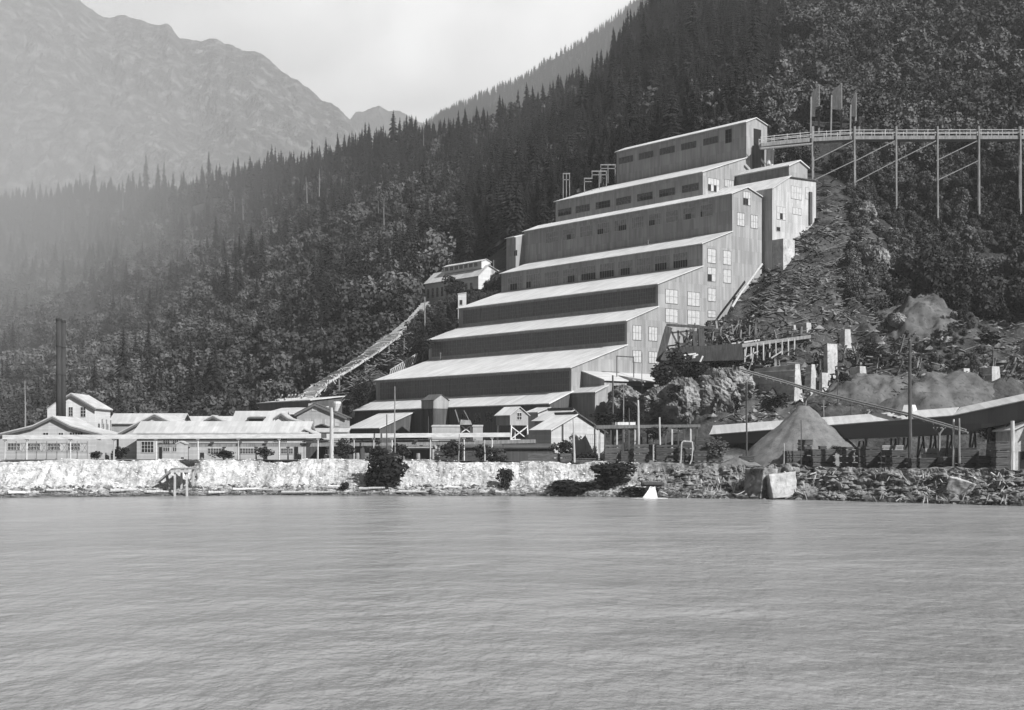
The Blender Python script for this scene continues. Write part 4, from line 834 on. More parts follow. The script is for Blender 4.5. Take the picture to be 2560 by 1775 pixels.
# lumber stacks
def stack(x0, x1, y0, y1, D, label, m=None, group='lumber stacks along the bank', zb=None, dep=None):
    x, y = G((x0+x1)/2, D); Wd = (x1-x0)/F*D; zt = Zp(y0, D); zb = Zp(y1, D)-0.25 if zb is None else zb
    rz = R.uniform(-.10, .06); dep = dep or R.uniform(2.4, 4); H = zt-zb; n = max(3, int(H/0.26)); mb = MB(); hh = H/n
    nb = max(2, int(Wd/0.9))
    for k in range(n):
        jx = R.uniform(-.07,.07); z = k*hh; l0 = -Wd/2+jx; l1 = Wd/2+jx+R.uniform(-.12,.12)
        mb.box(l0, l1, R.uniform(-.05,.05), dep, z+(0.13 if k % 4 == 0 else 0.05), z+hh)
        if k % 4 == 0:
            for j in range(nb): u = l0+(l1-l0)*(j+.5)/nb; mb.box(u-.07, u+.07, 0.05, dep-.05, z-.02, z+0.13)
        else: mb.box(l0+.12, l1-.12, .12, dep-.1, z-.0, z+.06)
    o = mb.build('lumber_stack', m or m_lumber, None, loc=(x, y-dep*0.1, zb), rz=rz); tag(o, label, 'lumber stack', group); return o
stk = [(1967,2023,1127,1168,'wide lumber stack before the right foot of the sand cone'),
 (2031,2088,1123,1170,'bulky lumber stack, second right of the sand cone centre'),
 (2105,2135,1117,1170,'narrow tall lumber stack at the right foot of the sand cone'),
 (2146,2200,1117,1170,'square lumber stack just right of the sand cone'),
 (2214,2268,1125,1172,'lumber stack immediately left of the utility pole foot'),
 (2277,2352,1145,1172,'long low lumber stack right of the utility pole foot'),
 (2354,2395,1142,1174,'dark low lumber stack beneath the close pair of poles'),
 (2399,2445,1119,1174,'square lumber stack right of the close pair of poles'),
 (2447,2482,1139,1174,'low stack of black boards with white-ended planks'),
 (2484,2528,1104,1178,'tallest lumber stack, left of the thick pale post'),
 (1735,1808,1127,1166,'wide dark lumber stack left of the small sand heap'),
 (1849,1883,1140,1167,'small lumber stack in front of the small sand heap'),
 (1704,1731,1106,1166,'tall stack framed by a pale hooped branch'),
 (1640,1698,1112,1164,'dark lumber stack left of the hooped branch'),
 (1584,1622,1111,1163,'lumber stack under the stout pale pole'),
 (1553,1581,1128,1163,'narrow lumber stack left of the stout pale pole'),
 (1434,1510,1146,1162,'very low lumber stack before the gabled shed'),
 (1512,1550,1112,1162,'black lumber stack right of the gabled shed'),
 (1320,1430,1134,1158,'long low black lumber stack left of the gabled shed window')]
for i, s_ in enumerate(stk): stack(*s_[:4], Dw((s_[0]+s_[1])/2)+12.5, s_[4])
stack(1999,2030,1099,1128,Dw(2014)+13.5,'small lumber stack set on top of the wide one before the sand cone', dep=2)
stack(1739,1786,1091,1128,Dw(1762)+13.5,'upper lumber stack set on the wide dark one left of the sand heap', dep=2)
stack(2049,2066,1115,1124,Dw(2058)+13,'little bundle of boards on the bulky stack', dep=1.5)
stack(2313,2350,1121,1148,228,'pale lumber stack in the back row right of the utility pole', m_lumberl)
stack(2352,2392,1120,1148,228,'pale lumber stack in the back row behind the pair of poles', m_lumberl)
stack(2204,2262,1113,1150,232,'grey lumber stack in the back row left of the utility pole', m_lumberl)
for (x0, x1, y0, y1, lab) in ((1085,1160,1122,1154,'dark stack of old timbers below the derrick'),(1170,1222,1128,1156,'dark stack of old timbers right of the bent post'),(1230,1262,1118,1156,'dark stack of old timbers under the stilted hut')):
    stack(x0, x1, y0, y1, 254, lab, m_lumber, group='old timbers below the hut')
es = house('edge_shed', 'pale gabled shed cut by the right edge of the view', 'shed', 2535, 2700, 212, prof=[(2535,1075),(2650,1020),(2760,1075)], depth=8, wall=m_conc, roof=m_roof_grey)
win(es, 0.8, 1.8, 0.2, 2.8, 'f', 0, 1, 1, m_void, m_frame_d, name='door', sub='doorway')

# hooped branch frame, landing stage, logs, blocks
hb = MB(); D = Dw(1715)+11
pp = [P(1700,1170,D),P(1702,1150,D),P(1704,1108,D),P(1708,1103,D),P(1730,1104,D),P(1732,1120,D),P(1729,1150,D),P(1722,1166,D)]; b0 = Vector((pp[0].x, pp[0].y, pp[0].z))
for a, b_ in zip(pp[:-1], pp[1:]): hb.tube(a-b0, b_-b0, .13, .11, n=6)
tag(hb.build('hooped_branch', m_log, loc=b0), 'pale hooped branch frame standing on the bank edge', 'branch frame')
ls = empty('landing_stage', (*G(455, 238), 0.0)); tag(ls, 'timber landing stage with steep side steps at the gap in the white bank', 'landing stage')
def lx(px): return (px-455)/F*238
zt = Zp(1170,238)
MB().box(lx(432), lx(476), -1, 6, zt-.25, zt).build('deck', m_logm, ls)
MB().box(lx(430), lx(478), -1.2, -1.03, zt-.75, zt-.35).build('fender', m_log, ls)
for px, y in ((440,-.8),(470,-.8),(440,4),(470,4)): MB().beam((lx(px), y, -1.5), (lx(px), y, zt-.25), .32, .32).build('leg', m_log, ls)
st = MB()
for k in range(11):
    f = k/10; a = Vector((lx(432)-2.9*f, -.6+1.0*f, zt-0.3-2.2*f)); st.box(a.x-.18, a.x+.18, a.y, a.y+1.6, a.z-.05, a.z+.02)
st.beam((lx(432), -.7, zt-.2), (lx(432)-2.9, .3, zt-2.5), .1, .3); st.beam((lx(432), 1.0, zt-.2), (lx(432)-2.9, 1.9, zt-2.5), .1, .3); st.build('steps', m_log, ls)
MB().beam((lx(470), 3.8, 1), (lx(445), 3.8, zt-.3), .2, .2).build('brace', m_logd, ls)
MB().beam((lx(409),1.5,zt-.2),(lx(418),1.2,1.2),.35,.35).build('pile', m_logm, ls)
bankco = np.stack([XB, YB, ZB], -1)
def bank_at(px, t):
    j = int(np.clip(np.searchsorted(cols, px), 0, len(cols)-1)); i = int(t*(nb-1)); return Vector(bankco[i, j])
logs = [(15,55,.2),(105,170,.24),(360,425,.17),(575,640,.25),(640,705,.22),(702,830,.16),(815,850,.3),(893,958,.24),(995,1062,.17),(1110,1150,.28),(270,330,.22),(520,560,.14)]
for k, (a, b_, t) in enumerate(logs):
    A, B = bank_at(a, t), bank_at(b_, t); A.z += .28; B.z += .28; A.y -= .5; B.y -= .5; L_ = B-A
    mb = MB(); pv = Vector((0,0,0)); rr = R.uniform(.2,.3)
    for q in range(4): nx_ = L_*(q+1)/4+Vector((0,0,R.uniform(-.05,.05))); mb.tube(pv, nx_, rr*(1-.1*q), rr*(1-.1*(q+1)), n=8); pv = nx_
    tag(mb.build('drift_log', m_log if k % 3 else m_logp, loc=A), 'pale drift log stranded along the foot of the white bank', 'log', 'drift logs on the beach')
def block(px0, px1, py0, py1, D, rz, tilt, dep, label, m=None, name='concrete_block'):
    x, y = G((px0+px1)/2, D); wd = (px1-px0)/F*D; zb = Zp(py1, D); h = (py1-py0)/F*D
    mb = MB(); n = 5; j = lambda: R.uniform(-.09,.09)
    b = [(-wd/2+.3+j(),-.3+j(),0),(wd/2-.1+j(),-.2+j(),0),(wd/2-.2,dep,0),(-wd/2+.3,dep,0)]; t = [(-wd/2+j(),0+j(),h*.94),(wd/2+j(),.1+j(),h),(wd/2,dep,h*1.0),(-wd/2,dep,h*.97)]
    mb.hexa(b, t); o = mb.build(name, m or m_conc, loc=(x, y, zb)); o.rotation_euler = (tilt[0], tilt[1], rz); tag(o, label, 'concrete block')
    bm = o.modifiers.new('bevel', 'BEVEL'); bm.width = .12; bm.segments = 2; sb = o.modifiers.new('sub', 'SUBSURF'); sb.subdivision_type = 'SIMPLE'; sb.levels = sb.render_levels = 4
    tx = bpy.data.textures.new('lumps', 'CLOUDS'); tx.noise_scale = .8; dm = o.modifiers.new('disp', 'DISPLACE'); dm.texture = tx; dm.strength = .25; dm.mid_level = .5
    return o
block(1926,1998,1180,1244,Dw(1960)+1.2,0.12,(-.12,-.06),4,'tilted pale concrete block at the water line below the stacks')
block(1850,1912,1168,1246,Dw(1880)+1.2,-.87,(-.05,.04),3.5,'dark undercut concrete block left of the tilted pale one', m_rock)
sl = block(2350,2420,1195,1262,Dw(2385)+2.5,-.8,(-.1,.3),4,'leaning slab with a black shaded side on the right bank')

# outfall
def outfall():
    D = Dw(1625)-.3; x, y = G(1628, D); mb = MB(); n = 14; rows = 10
    for i in range(rows+1):
        t = i/rows
        for j in range(n+1):
            u = j/n; wl = -0.35-1.3*t**1.6; wr = .65+.2*t; mb.v.append((wl+(wr-wl)*u, -0.6-1.3*t*t+R.uniform(-.08,.08), 1.7*(1-t**1.3)+.25*math.sin(u*17)*(1-t)*(.4+t)*(1-.6*math.exp(-((u-.62)/.1)**2))+.05+R.uniform(-.05,.05)))
    for i in range(rows):
        for j in range(n): a = i*(n+1)+j; mb.f.append((a, a+1, a+n+2, a+n+1))
    k = len(mb.v); mb.v.append((0,-2.2,.06))
    for j in range(24):
        t = 2*math.pi*j/24; r = 1+R.uniform(-.2,.2); mb.v.append((math.cos(t)*2.7*r-.5, -2.0+math.sin(t)*1.6*r, .03))
    for j in range(24): mb.f.append((k, k+1+j, k+1+(j+1)%24))
    o = mb.build('waterfall', m_foam, loc=(x, y, 0), smooth=True); tag(o, 'short white outfall cascade pouring from the bank into the inlet', 'waterfall')
    sd = o.modifiers.new('t', 'SOLIDIFY'); sd.thickness = .25
    c = MB(); c.box(-1.4, 2.2, .0, 3, 1.6, 2.3); c.box(-1.2, 2.0, -.9, .02, 1.95, 2.15); tag(c.build('outfall_culvert', m_logd, loc=(x, y+.3, 0.2)), 'dark timber culvert mouth above the white outfall', 'culvert')
outfall()

# ------------------------------------------------------------------ works on the rubble, right of the mill
def pier(px, px_l, px_r, ytop, ybot, D, taper, label, dark_len=None):
    """concrete pier in the mill's orientation; px is the near vertical edge; px_l how far the shaded side runs left; px_r where the lit end stops"""
    D = find_D(px, ybot)-0.8; x, y = G(px, D); r = (px_l-CX)/F; ll = (x-r*y)/(E1.x-r*E1.y); r = (px_r-CX)/F; rw = (r*y-x)/(E2.x-r*E2.y)
    zb = Zp(ybot, D)-1.5; h = Zp(ytop, D)-zb; t = taper
    mb = MB(); mb.hexa([(-ll,0,0),(0,0,0),(0,rw,0),(-ll,rw,0)], [(-ll*.9,rw*t,h*.93),(-0.2,rw*t,h),(-.2,rw*(1-t*1.6),h),(-ll*.9,rw*(1-t),h*.93)])
    for k in range(1, int(h/1.2)): mb.box(-ll*.98, -0.02+.03, 0.25*k*t, .3+.25*k*t, k*1.2, k*1.2+.06)
    o = mb.build('concrete_pier', m_conc, loc=(x, y, zb), rz=TH); tag(o, label, 'concrete pier')
    bm = o.modifiers.new('bevel', 'BEVEL'); bm.width = .08
pier(1985,1868,2010,909,1000,276,.22,'long concrete pier with the widest shaded flank on the rubble')
pier(1945,1905,1952,914,970,282,.1,'short dark stepped pier left of the long pier')
pier(2026,2008,2048,910,975,277,.24,'bottle-shaped pale pier, middle of the pier row')
pier(2056,2046,2078,931,970,275,.05,'squat pale pier at the right end of the pier row')
pier(2070,2058,2096,858,935,288,.02,'tall square grey pier above the pier row')
pier(2052,2046,2064,899,930,284,.1,'small pale pier behind the bottle-shaped one')
pier(2112,2096,2132,822,868,298,.12,'lone pale pier high on the rubble')
pier(2018,1960,2030,806,846,298,.02,'long dark-sided wall high on the rubble')
pier(1986,1974,1992,812,840,300,.05,'small dark block left of the long dark-sided wall')
pier(2150,2120,2170,915,950,272,.1,'low pale block right of the pier row')
pier(2410,2390,2430,920,960,268,.1,'low broken block on the far right rubble')
pier(2480,2450,2505,915,965,266,.1,'broken grey block at the right end of the rubble')
# black timber works
tw = empty('timber_works', (*G(1660, 286), 14.0)); tag(tw, 'black collapsed timber trestle frame against the mill end wall', 'trestle'); o = tw.location
def Q(px, py, D=286): return P(px, py, D)-o
for a, b_, w_ in (((1648,905),(1672,818),1.4),((1755,880),(1752,822),1.2),((1738,880),(1736,828),0.8)): MB().beam(Q(*a), Q(*b_), w_, w_).build('post', m_logd, tw)
MB().beam(Q(1666,812), Q(1785,820), .5, .5).build('top_beam', m_logd, tw)
for a, b_ in (((1678,828),(1700,872)),((1680,832),(1735,826)),((1690,858),(1735,862)),((1695,826),(1697,870)),((1700,832),(1732,860)),((1716,824),(1718,870)),((1680,880),(1740,878)),((1675,872),(1760,868))): MB().beam(Q(*a), Q(*b_), .35, .35).build('strut', m_logd, tw)
MB().hexa([Q(1690,905,284),Q(1860,900,280),Q(1860,900,288),Q(1690,905,290)],[Q(1700,868,284),Q(1855,858,280),Q(1855,858,288),Q(1700,868,290)]).build('dark_cribbing', m_logd, tw)
MB().hexa([Q(1650,900,283),Q(1700,905,283),Q(1700,905,288),Q(1650,900,288)],[Q(1662,876,283),Q(1700,876,283),Q(1700,876,288),Q(1662,876,288)]).build('dark_cribbing', m_logd, tw)
for a, b_ in (((1710,888),(1740,884)),((1700,905),(1745,886)),((1750,905),(1757,890)),((1712,895),(1738,893))): MB().beam(Q(*a,281), Q(*b_,281), .45, .3).build('plank', m_logp, tw)
tk = empty('timber_walkway', (*G(1825, 284), 20.0)); tag(tk, 'pale timber walkway on thin posts sloping up over the rubble', 'walkway'); o = tk.location
MB().beam(P(1825,868,284)-o, P(2022,842,290)-o, 1.6, .7).build('deck', m_logm, tk)
MB().beam(P(1826,860,288)-o, P(1990,838,294)-o, 1.0, .35).build('rail', m_log, tk)
for k in range(9):
    f = k/9; px = 1862+f*140; py = 863-f*19; T = P(px,py,285)-o; MB().beam((T.x,T.y,T.z-R.uniform(2.5,4.2)), T, .25, .25).build('post', m_log, tk)
for a, b_ in (((1862,893),(1896,878)),((1862,898),(1866,868)),((1920,900),(1955,878)),((1880,912),(1884,870))): MB().beam(P(*a,283)-o, P(*b_,283)-o, .25, .25).build('brace', m_log, tk)
# flume pipe hugging the foot of the end wall
fp = MB(); a_ = [P(1905,660,322),P(1880,695,319),P(1850,735,316),P(1830,768,313)]; b0 = a_[0].copy()
for u, v_ in zip(a_[:-1], a_[1:]): fp.tube(u-b0, v_-b0, .28, n=8)
tag(fp.build('drain_pipe', m_log, loc=b0), 'pale pipe running down the rubble edge beside the mill end wall', 'pipe')
# boulders on the rubble
def boulder(px, py, D, r, label, sq=1.0, m=None, seed=0):
    Df = find_D(px, py+r*.5*F/D); r = r*Df/D; D = Df; p = P(px, py, D); n1, n2 = 44, 64; mb = MB()
    for i in range(n1+1):
        ph = math.pi*i/n1
        for j in range(n2):
            t = 2*math.pi*j/n2; d = Vector((math.sin(ph)*math.cos(t), math.sin(ph)*math.sin(t), math.cos(ph)))
            k = float(fbm(np.array([d.x*1.6+9+seed]), np.array([d.y*1.6+d.z*2.1+9]), 4, seed)[0]); rr = r*(.45+.7*k+.5*float(fbm(np.array([d.x*5+d.y*4+3+seed]), np.array([d.z*3.2+d.y*2+3]), 5, seed+5, True)[0])); mb.v.append((d.x*rr, d.y*rr, d.z*rr*sq))
    for i in range(n1): mb.f += [(i*n2+j, i*n2+(j+1)%n2, (i+1)*n2+(j+1)%n2, (i+1)*n2+j) for j in range(n2)]
    o = mb.build('boulder', m or m_rock, loc=p); tag(o, label, 'boulder')
boulder(2188,660,322,3.0,'big pale boulder at the forest edge right of the rubble crest',1.2,seed=3)
boulder(2242,800,298,1.7,'pale round boulder beside the upper gravel mound',.8,seed=4)
boulder(1790,990,272,3.7,'large ribbed rock outcrop left of the long concrete pier',1.1,seed=5)
boulder(1705,1010,268,3.3,'dark rock outcrop above the timber platform',1.2,seed=6)
boulder(1830,965,270,3.6,'rock outcrop touching the left of the long pier',.9,seed=7)
boulder(2160,538,346,2.6,'pale rock knob beneath the bridge on the rubble crest',1.1,seed=8)
boulder(1560,1010,266,3.2,'weedy rock below the pale annex',.8,seed=9)
boulder(1640,1015,270,3.2,'mossy rock hump right of the pale annex',.9,seed=10)

# ------------------------------------------------------------------ tram bridge at the top right
bd = empty('tram_bridge', (*G(1905, 352), 84.0)); tag(bd, 'long timber tram bridge on tall bents leading right from the mill top', 'bridge'); o = bd.location
pts = [P(1900,365,352),P(1965,358,352),P(2030,352,352),P(2130,347,352),P(2660,346,352)]
for a, b_ in zip(pts[:-1], pts[1:]):
    MB().beam(a-o, b_-o, 3.0, 0.9).build('deck', m_logm, bd)
    rl = MB()
    for off in (-1.4, 1.4):
        for h in (1.0, 1.9): rl.beam(a-o+Vector((0,off,h)), b_-o+Vector((0,off,h)), .12, .14)
        n = max(2, int((b_-a).length/2.6))
        for k in range(n): q = a.lerp(b_, k/n)-o; rl.beam(q+Vector((0,off,.3)), q+Vector((0,off,2.1)), .14, .14)
    rl.build('railing', m_log, bd)
for k, (px, yb_) in enumerate(((2028,455),(2133,585),(2237,560),(2340,485),(2443,450),(2546,440),(2640,440))):
    top = P(px, 312, 352)-o; dk0 = P(px, 350, 352)-o; zt = dk0.z
    zg = min(gz(top.x+o.x, top.y+o.y)-o.z, P(px, yb_, 352).z-o.z) - 2
    m = MB()
    for off in (-1.7, 1.7): m.beam((top.x+(0.9 if off > 0 else 0), off, zg), (top.x+(0.9 if off > 0 else -.1), off*(1.0), top.z-(0.8 if off < 0 else 0)), .38, .38)
    for q_ in range(5): m.beam((top.x,-1.7,zt-6-5*q_),(top.x+.8,1.7,zt-1-5*q_),.2,.2)
    m.build('bent', m_logm, bd)
for (x0,y0,x1,y1) in ((2030,404,2133,352),(2035,450,2135,402),(2045,500,2138,455),(2340,402,2443,352),(2345,450,2445,402),(2135,404,2237,352),(2237,404,2340,352),(2138,455,2239,402),(2050,545,2140,505)): MB().beam(P(x0,y0,350.2)-o, P(x1,y1,350.2)-o, .22, .22).build('brace', m_logm, bd)
MB().tube(P(1900,372,350)-o, P(2030,360,350)-o, .3, n=8).build('pipe', m_logm, bd)
# tall log crib screens above the bridge
for (x0, x1, y0, y1, lab) in ((2026,2047,212,312,'tall pale log screen, left one above the bridge'),(2077,2103,208,292,'broad slanting log screen, middle one above the bridge'),(2125,2139,232,308,'narrow log screen, right one above the bridge'),(2146,2158,286,310,'small pale log screen lowest above the bridge')):
    b0 = P(x1, y1, 398); rt = empty('log_screen', (b0.x, b0.y, b0.z-4)); tag(rt, lab, 'log screen'); q = lambda a, b_, d: P(a, b_, d)-Vector((b0.x, b0.y, b0.z-4))
    MB().beam(q(x1,y1,398)-Vector((0,0,8)), q(x1,y0,398), .5, .5).build('post', m_logm, rt); MB().beam(q(x0,y1-20,391)-Vector((0,0,8)), q(x0+2,y0+30,391), .4, .4).build('post', m_logm, rt)
    m = MB()
    for k in range(9): f = k/9; m.beam(q(x1,y0+4+(y1-y0-16)*f,398), q(x0+1,y0+28+(y1-y0-46)*f,391), .3, .7)
    m.build('boarding', m_screen, rt)
# timber bents and power frames left of the top of the mill
def frame(pxs, ytop, ybot, D, label, m=m_logm):
    b0 = P(pxs[0], ybot, D); mb = MB()
    for px in pxs: mb.beam(P(px, ybot+18, D)-b0, P(px, ytop, D)-b0, .2, .2)
    mb.beam(P(pxs[0]-1, ytop, D)-b0, P(pxs[-1]+1, ytop, D)-b0, .3, .3); mb.beam(P(pxs[0]-1, (ytop*2+ybot)/3, D)-b0, P(pxs[-1]+1, (ytop*2+ybot)/3, D)-b0, .2, .2)
    tag(mb.build('timber_tower', m or m_log, loc=b0), label, 'timber tower', None)
frame([1502,1520,1538],412,440,388,'pale timber frame touching the top step of the mill'); frame([1480,1498,1516],428,455,388,'middle pale timber frame on the roofline left of the top step'); frame([1461,1480],446,470,388,'lowest pale timber frame on the roofline left of the top step')
frame([1408,1416,1424],434,480,392,'slim timber tower standing left of the sixth roof')
frame([1198,1206],381,392,760,'small white cross-armed frame high in the forest')
frame([1292,1302],470,490,620,'small timber frame in the forest left of the mill'); frame([1380,1388],455,478,600,'small timber frame between forest frame and slim tower')

# ------------------------------------------------------------------ timber chute on the left
tc_ = empty('timber_chute', (*G(715, 345), 14.0)); tag(tc_, 'weathered timber chute running up the slope to the clerestory house', 'chute'); o = tc_.location
path = [(690,1001,343),(765,996,345),(800,962,350),(870,920,356),(930,880,362),(985,838,370),(1030,800,385),(1064,762,405)]
for i, (a, b_) in enumerate(zip(path[:-1], path[1:])):
    A, B = P(*a)-o, P(*b_)-o; d = B-A; n = max(3, int(d.length/0.75)); wsc = 1.4 if i < 5 else 0.7
    m = MB(); side = Vector((d.y, -d.x, 0)).normalized()
    if side.y > 0: side = -side
    for k_, off in enumerate((-1.5*wsc, 1.5*wsc)): m.beam(A+side*off, B+side*off, .25, .5)
    m.beam(A+Vector((0,0,-.3)), B+Vector((0,0,-.3)), 3*wsc, .2); m.build('trough', m_log, tc_)
    rb = MB()
    for k in range(n):
        q = A.lerp(B, (k+.5)/n); rb.beam(q-side*1.9*wsc+Vector((0,0,R.uniform(0,.4))), q+side*1.9*wsc+Vector((0,0,R.uniform(.2,1.3))), .28, .24)
        if R.random() < .4: rb.beam(q+side*R.uniform(1,2.4)*wsc+Vector((0,0,-R.uniform(.3,1.2))), q+side*R.uniform(.6,1.7)*wsc+Vector((R.uniform(-.8,.8),0,.9*R.random())), .2, .2)
        if R.random() < .35: w0 = R.uniform(1,3.2); rb.beam(q-side*w0*.6+d.normalized()*R.uniform(-1,1), q+side*w0+d.normalized()*R.uniform(-1.5,1.5)-Vector((0,0,R.uniform(0,.9))), .35, .25)
    rb.build('ribs', m_log, tc_)
    if i in (1, 2, 3, 4):
        for f in (.55,):
            q = A.lerp(B, f)+side*1.6; zg = gz(q.x+o.x, q.y+o.y)-o.z-2; MB().beam((q.x, q.y, min(zg, q.z-5)), q, .3, .3).build('bent', m_logm, tc_)
lad = MB(); A, B = P(975,935,352), P(1040,895,358); b0 = A.copy()
for k in range(12):
    q = A.lerp(B, k/11)-b0; lad.beam(q+Vector((-.3,-.5,-1.2)), q+Vector((.4,-.5,1.2)), .35, .25)
lad.beam(A-b0+Vector((0,0,1)), B-b0+Vector((0,0,1)), .2, .2); lad.beam(A-b0-Vector((0,0,1)), B-b0-Vector((0,0,1)), .2, .2)
tag(lad.build('log_ladderway', m_log, loc=b0), 'short pale ladder-like crib above the left end of the lowest big roof', 'ladderway')

# ------------------------------------------------------------------ loose stuff
def scatter_boards(name, regions, n, m, lmin, lmax, thick, seed):
    rr = random.Random(seed); mb = MB()
    for _ in range(n):
        rg = rr.choice(regions); px = rr.uniform(rg[0], rg[1]); D = rr.uniform(rg[2], rg[3]); x, y = G(px, D); z = float(ground_z(x, y, True)[0])+.15
        l = rr.uniform(lmin, lmax)/2; an = rr.uniform(-.9, .9) if rr.random() < .7 else rr.uniform(0, 6.28); el = rr.uniform(-.45, .55)
        d = Vector((math.cos(an)*math.cos(el), math.sin(an)*math.cos(el), math.sin(el)))*l; c = Vector((x, y, z)); mb.beam(c-d, c+d, rr.uniform(.15,.45), thick)
    o = mb.build(name, m); tag(o, kind='stuff'); return o
def chute_spill():
    rr = random.Random(41); mb = MB()
    for _ in range(420):
        i = rr.randrange(len(path)-1); f = rr.random(); px = path[i][0]*(1-f)+path[i+1][0]*f; D = path[i][2]*(1-f)+path[i+1][2]*f-rr.uniform(-2, 6); px += rr.uniform(-6, 30)
        x, y = G(px, D); z = gz(x, y)+rr.uniform(.1, .9); an = rr.uniform(0, 3.14); el = rr.uniform(-.5, .7); l = rr.uniform(.6, 2.4); d = Vector((math.cos(an)*math.cos(el), math.sin(an)*math.cos(el), math.sin(el)))*l; c = Vector((x, y, z)); mb.beam(c-d, c+d, rr.uniform(.15,.4), .15)
    tag(mb.build('chute_debris', m_debris), kind='stuff')
chute_spill()
scatter_boards('timber_debris', [(1850,2120,286,334),(1700,2300,262,300),(1950,2300,290,340),(2200,2560,262,320),(1860,2200,300,345),(1900,2180,310,350)], 2700, m_debris, .8, 4.2, .12, 5)
def wreck():
    rr = random.Random(31); mb = MB()
    for (x0, x1, y0, y1, n) in ((1690,1850,850,925,70),(1840,2060,835,905,110),(1800,2110,900,960,60),(1700,1900,800,860,70),(2100,2300,860,960,60),(2400,2560,900,970,50)):
        for _ in range(int(n*1.8)):
            px, py = rr.uniform(x0, x1), rr.uniform(y0, y1); D = find_D(px, py)-.5; p = P(px, py, D); l = rr.uniform(1.5, 6)/2; an = rr.choice((TH, TH, rr.uniform(0, 3.14))) + rr.uniform(-.3,.3); el = rr.uniform(-.25, .3) if rr.random() < .75 else rr.uniform(.9, 1.5)
            d = Vector((math.cos(an)*math.cos(el), math.sin(an)*math.cos(el), math.sin(el)))*l; mb.beam(p-d, p+d, rr.uniform(.2,.5), rr.uniform(.15,.3))
    tag(mb.build('timber_wreckage', m_wreck), kind='stuff')
m_wreck = mat('broken_timber', 0.02, 0.22, scale=0.35, rough=.9, contrast=(.42,.62))
wreck()
def scatter_rocks(name, n, sampler, m, seed, r0, r1):
    rr = random.Random(seed); mb = MB()
    for _ in range(n):
        c = sampler(rr); r = r0*(r1/r0)**(rr.random()**2.2); k = len(mb.v)
        dirs = [(0,0,1),(1,0,0),(0,1,0),(-1,0,0),(0,-1,0),(0,0,-1)]
        a = rr.uniform(0, 1.57); ca, sa = math.cos(a), math.sin(a)
        for (x, y, z) in dirs:
            q = r*rr.uniform(.65,1.3); mb.v.append((c.x+(x*ca-y*sa)*q*1.2, c.y+(x*sa+y*ca)*q, c.z+z*q*.7+R.uniform(-.05,.05)*r))
        mb.f += [(k,k+1,k+2),(k,k+2,k+3),(k,k+3,k+4),(k,k+4,k+1),(k+5,k+2,k+1),(k+5,k+3,k+2),(k+5,k+4,k+3),(k+5,k+1,k+4)]
    o = mb.build(name, m); tag(o, kind='stuff'); return o
def s_bank(a, b_, t0, t1):
    def f(rr): p = bank_at(rr.uniform(a, b_), rr.uniform(t0, t1)); p.x += rr.uniform(-.1,.1); return p
    return f
scatter_rocks('beach_stones', 2600, s_bank(-200, 1700, .11, .36), m_stone, 3, .12, .5)
scatter_rocks('bank_gravel_stones', 1500, s_bank(-200, 1640, .3, .95), mat('pale_stone', .45, .8, scale=.6), 4, .1, .3)
def s_riprap(rr):
    while True:
        p = s_bank(1600, 2800, .1, .78)(rr)
        if vnoise(p.x/2.6, p.z/1.6, 71) > .45: return p
scatter_rocks('riprap', 2000, s_riprap, m_stone, 6, .12, .8)
def s_rub(rr):
    px = rr.uniform(1640, 2700); D = rr.uniform(262, 345); x, y = G(px, D); return Vector((x, y, float(ground_z(x, y, True)[0])))
scatter_rocks('slope_rubble', 2600, s_rub, m_stone, 8, .2, 1.3)
rr = random.Random(12); mb = MB()
for _ in range(300):
    p = bank_at(rr.uniform(1640, 2620), rr.uniform(.15, .74))
    if vnoise(p.x/3.5, p.z/2, 72) < .5: continue
    an = rr.uniform(-1.2, 1.2) if rr.random() < .6 else rr.uniform(1.2,1.9); l = rr.uniform(.5, 2.0)
    d = Vector((math.cos(an), rr.uniform(-.3,.3), math.sin(an)))*l*.5; p.y -= .35; p.z += .2; q = p+d+Vector((0,0,rr.uniform(-.2,.2))); mb.tube(p-d, p, .05+.09*rr.random(), n=5); mb.tube(p, q, .1, .04, n=5)
tag(mb.build('driftwood_tangle', mat('bleached_branches', .08, .55, scale=.3, contrast=(.4,.6))), kind='stuff')

# ------------------------------------------------------------------ trees
NP = np.random.default_rng(5)
def conifer_mesh(name, seed, levels=26, br=8, slim=0.19):
    rr = random.Random(seed); mb = MB()
    for k in range(levels):
        t = k/(levels-1); z = 0.10+0.88*t; rad = slim*(1-t)**0.8*rr.uniform(.75,1.12)+0.008
        for j in range(br):
            if rr.random() < .12: continue
            a = 2*math.pi*(j+rr.random()*.9)/br+k; r = rad*rr.uniform(.6,1.25); wd = r*0.42+.006; dr = r*rr.uniform(.25,.6)
            d = Vector((math.cos(a), math.sin(a), 0)); s = Vector((-math.sin(a), math.cos(a), 0))
            b0 = Vector((0,0,z+.012)); m1 = d*r*.55+Vector((0,0,z-dr*.3)); tip = d*r+Vector((0,0,z-dr))
            n = len(mb.v); mb.v += [tuple(b0), tuple(m1+s*wd*.5-Vector((0,0,.012))), tuple(tip), tuple(m1-s*wd*.5-Vector((0,0,.012))), tuple(m1+Vector((0,0,.01)))]
            mb.f += [(n,n+1,n+4),(n+1,n+2,n+4),(n+2,n+3,n+4),(n+3,n,n+4)]
    n = len(mb.v); mb.v.append((0,0,1.0))          # a ragged inner mass of twigs
    for j in range(7):
        a = 2*math.pi*j/7; mb.v.append((math.cos(a)*slim*.34*rr.uniform(.7,1.2), math.sin(a)*slim*.34*rr.uniform(.7,1.2), .1))
    mb.f += [(n, n+1+j, n+1+(j+1)%7) for j in range(7)]
    me = bpy.data.meshes.new(name); me.from_pydata(mb.v, [], mb.f); me.materials.append(m_spruce); return me
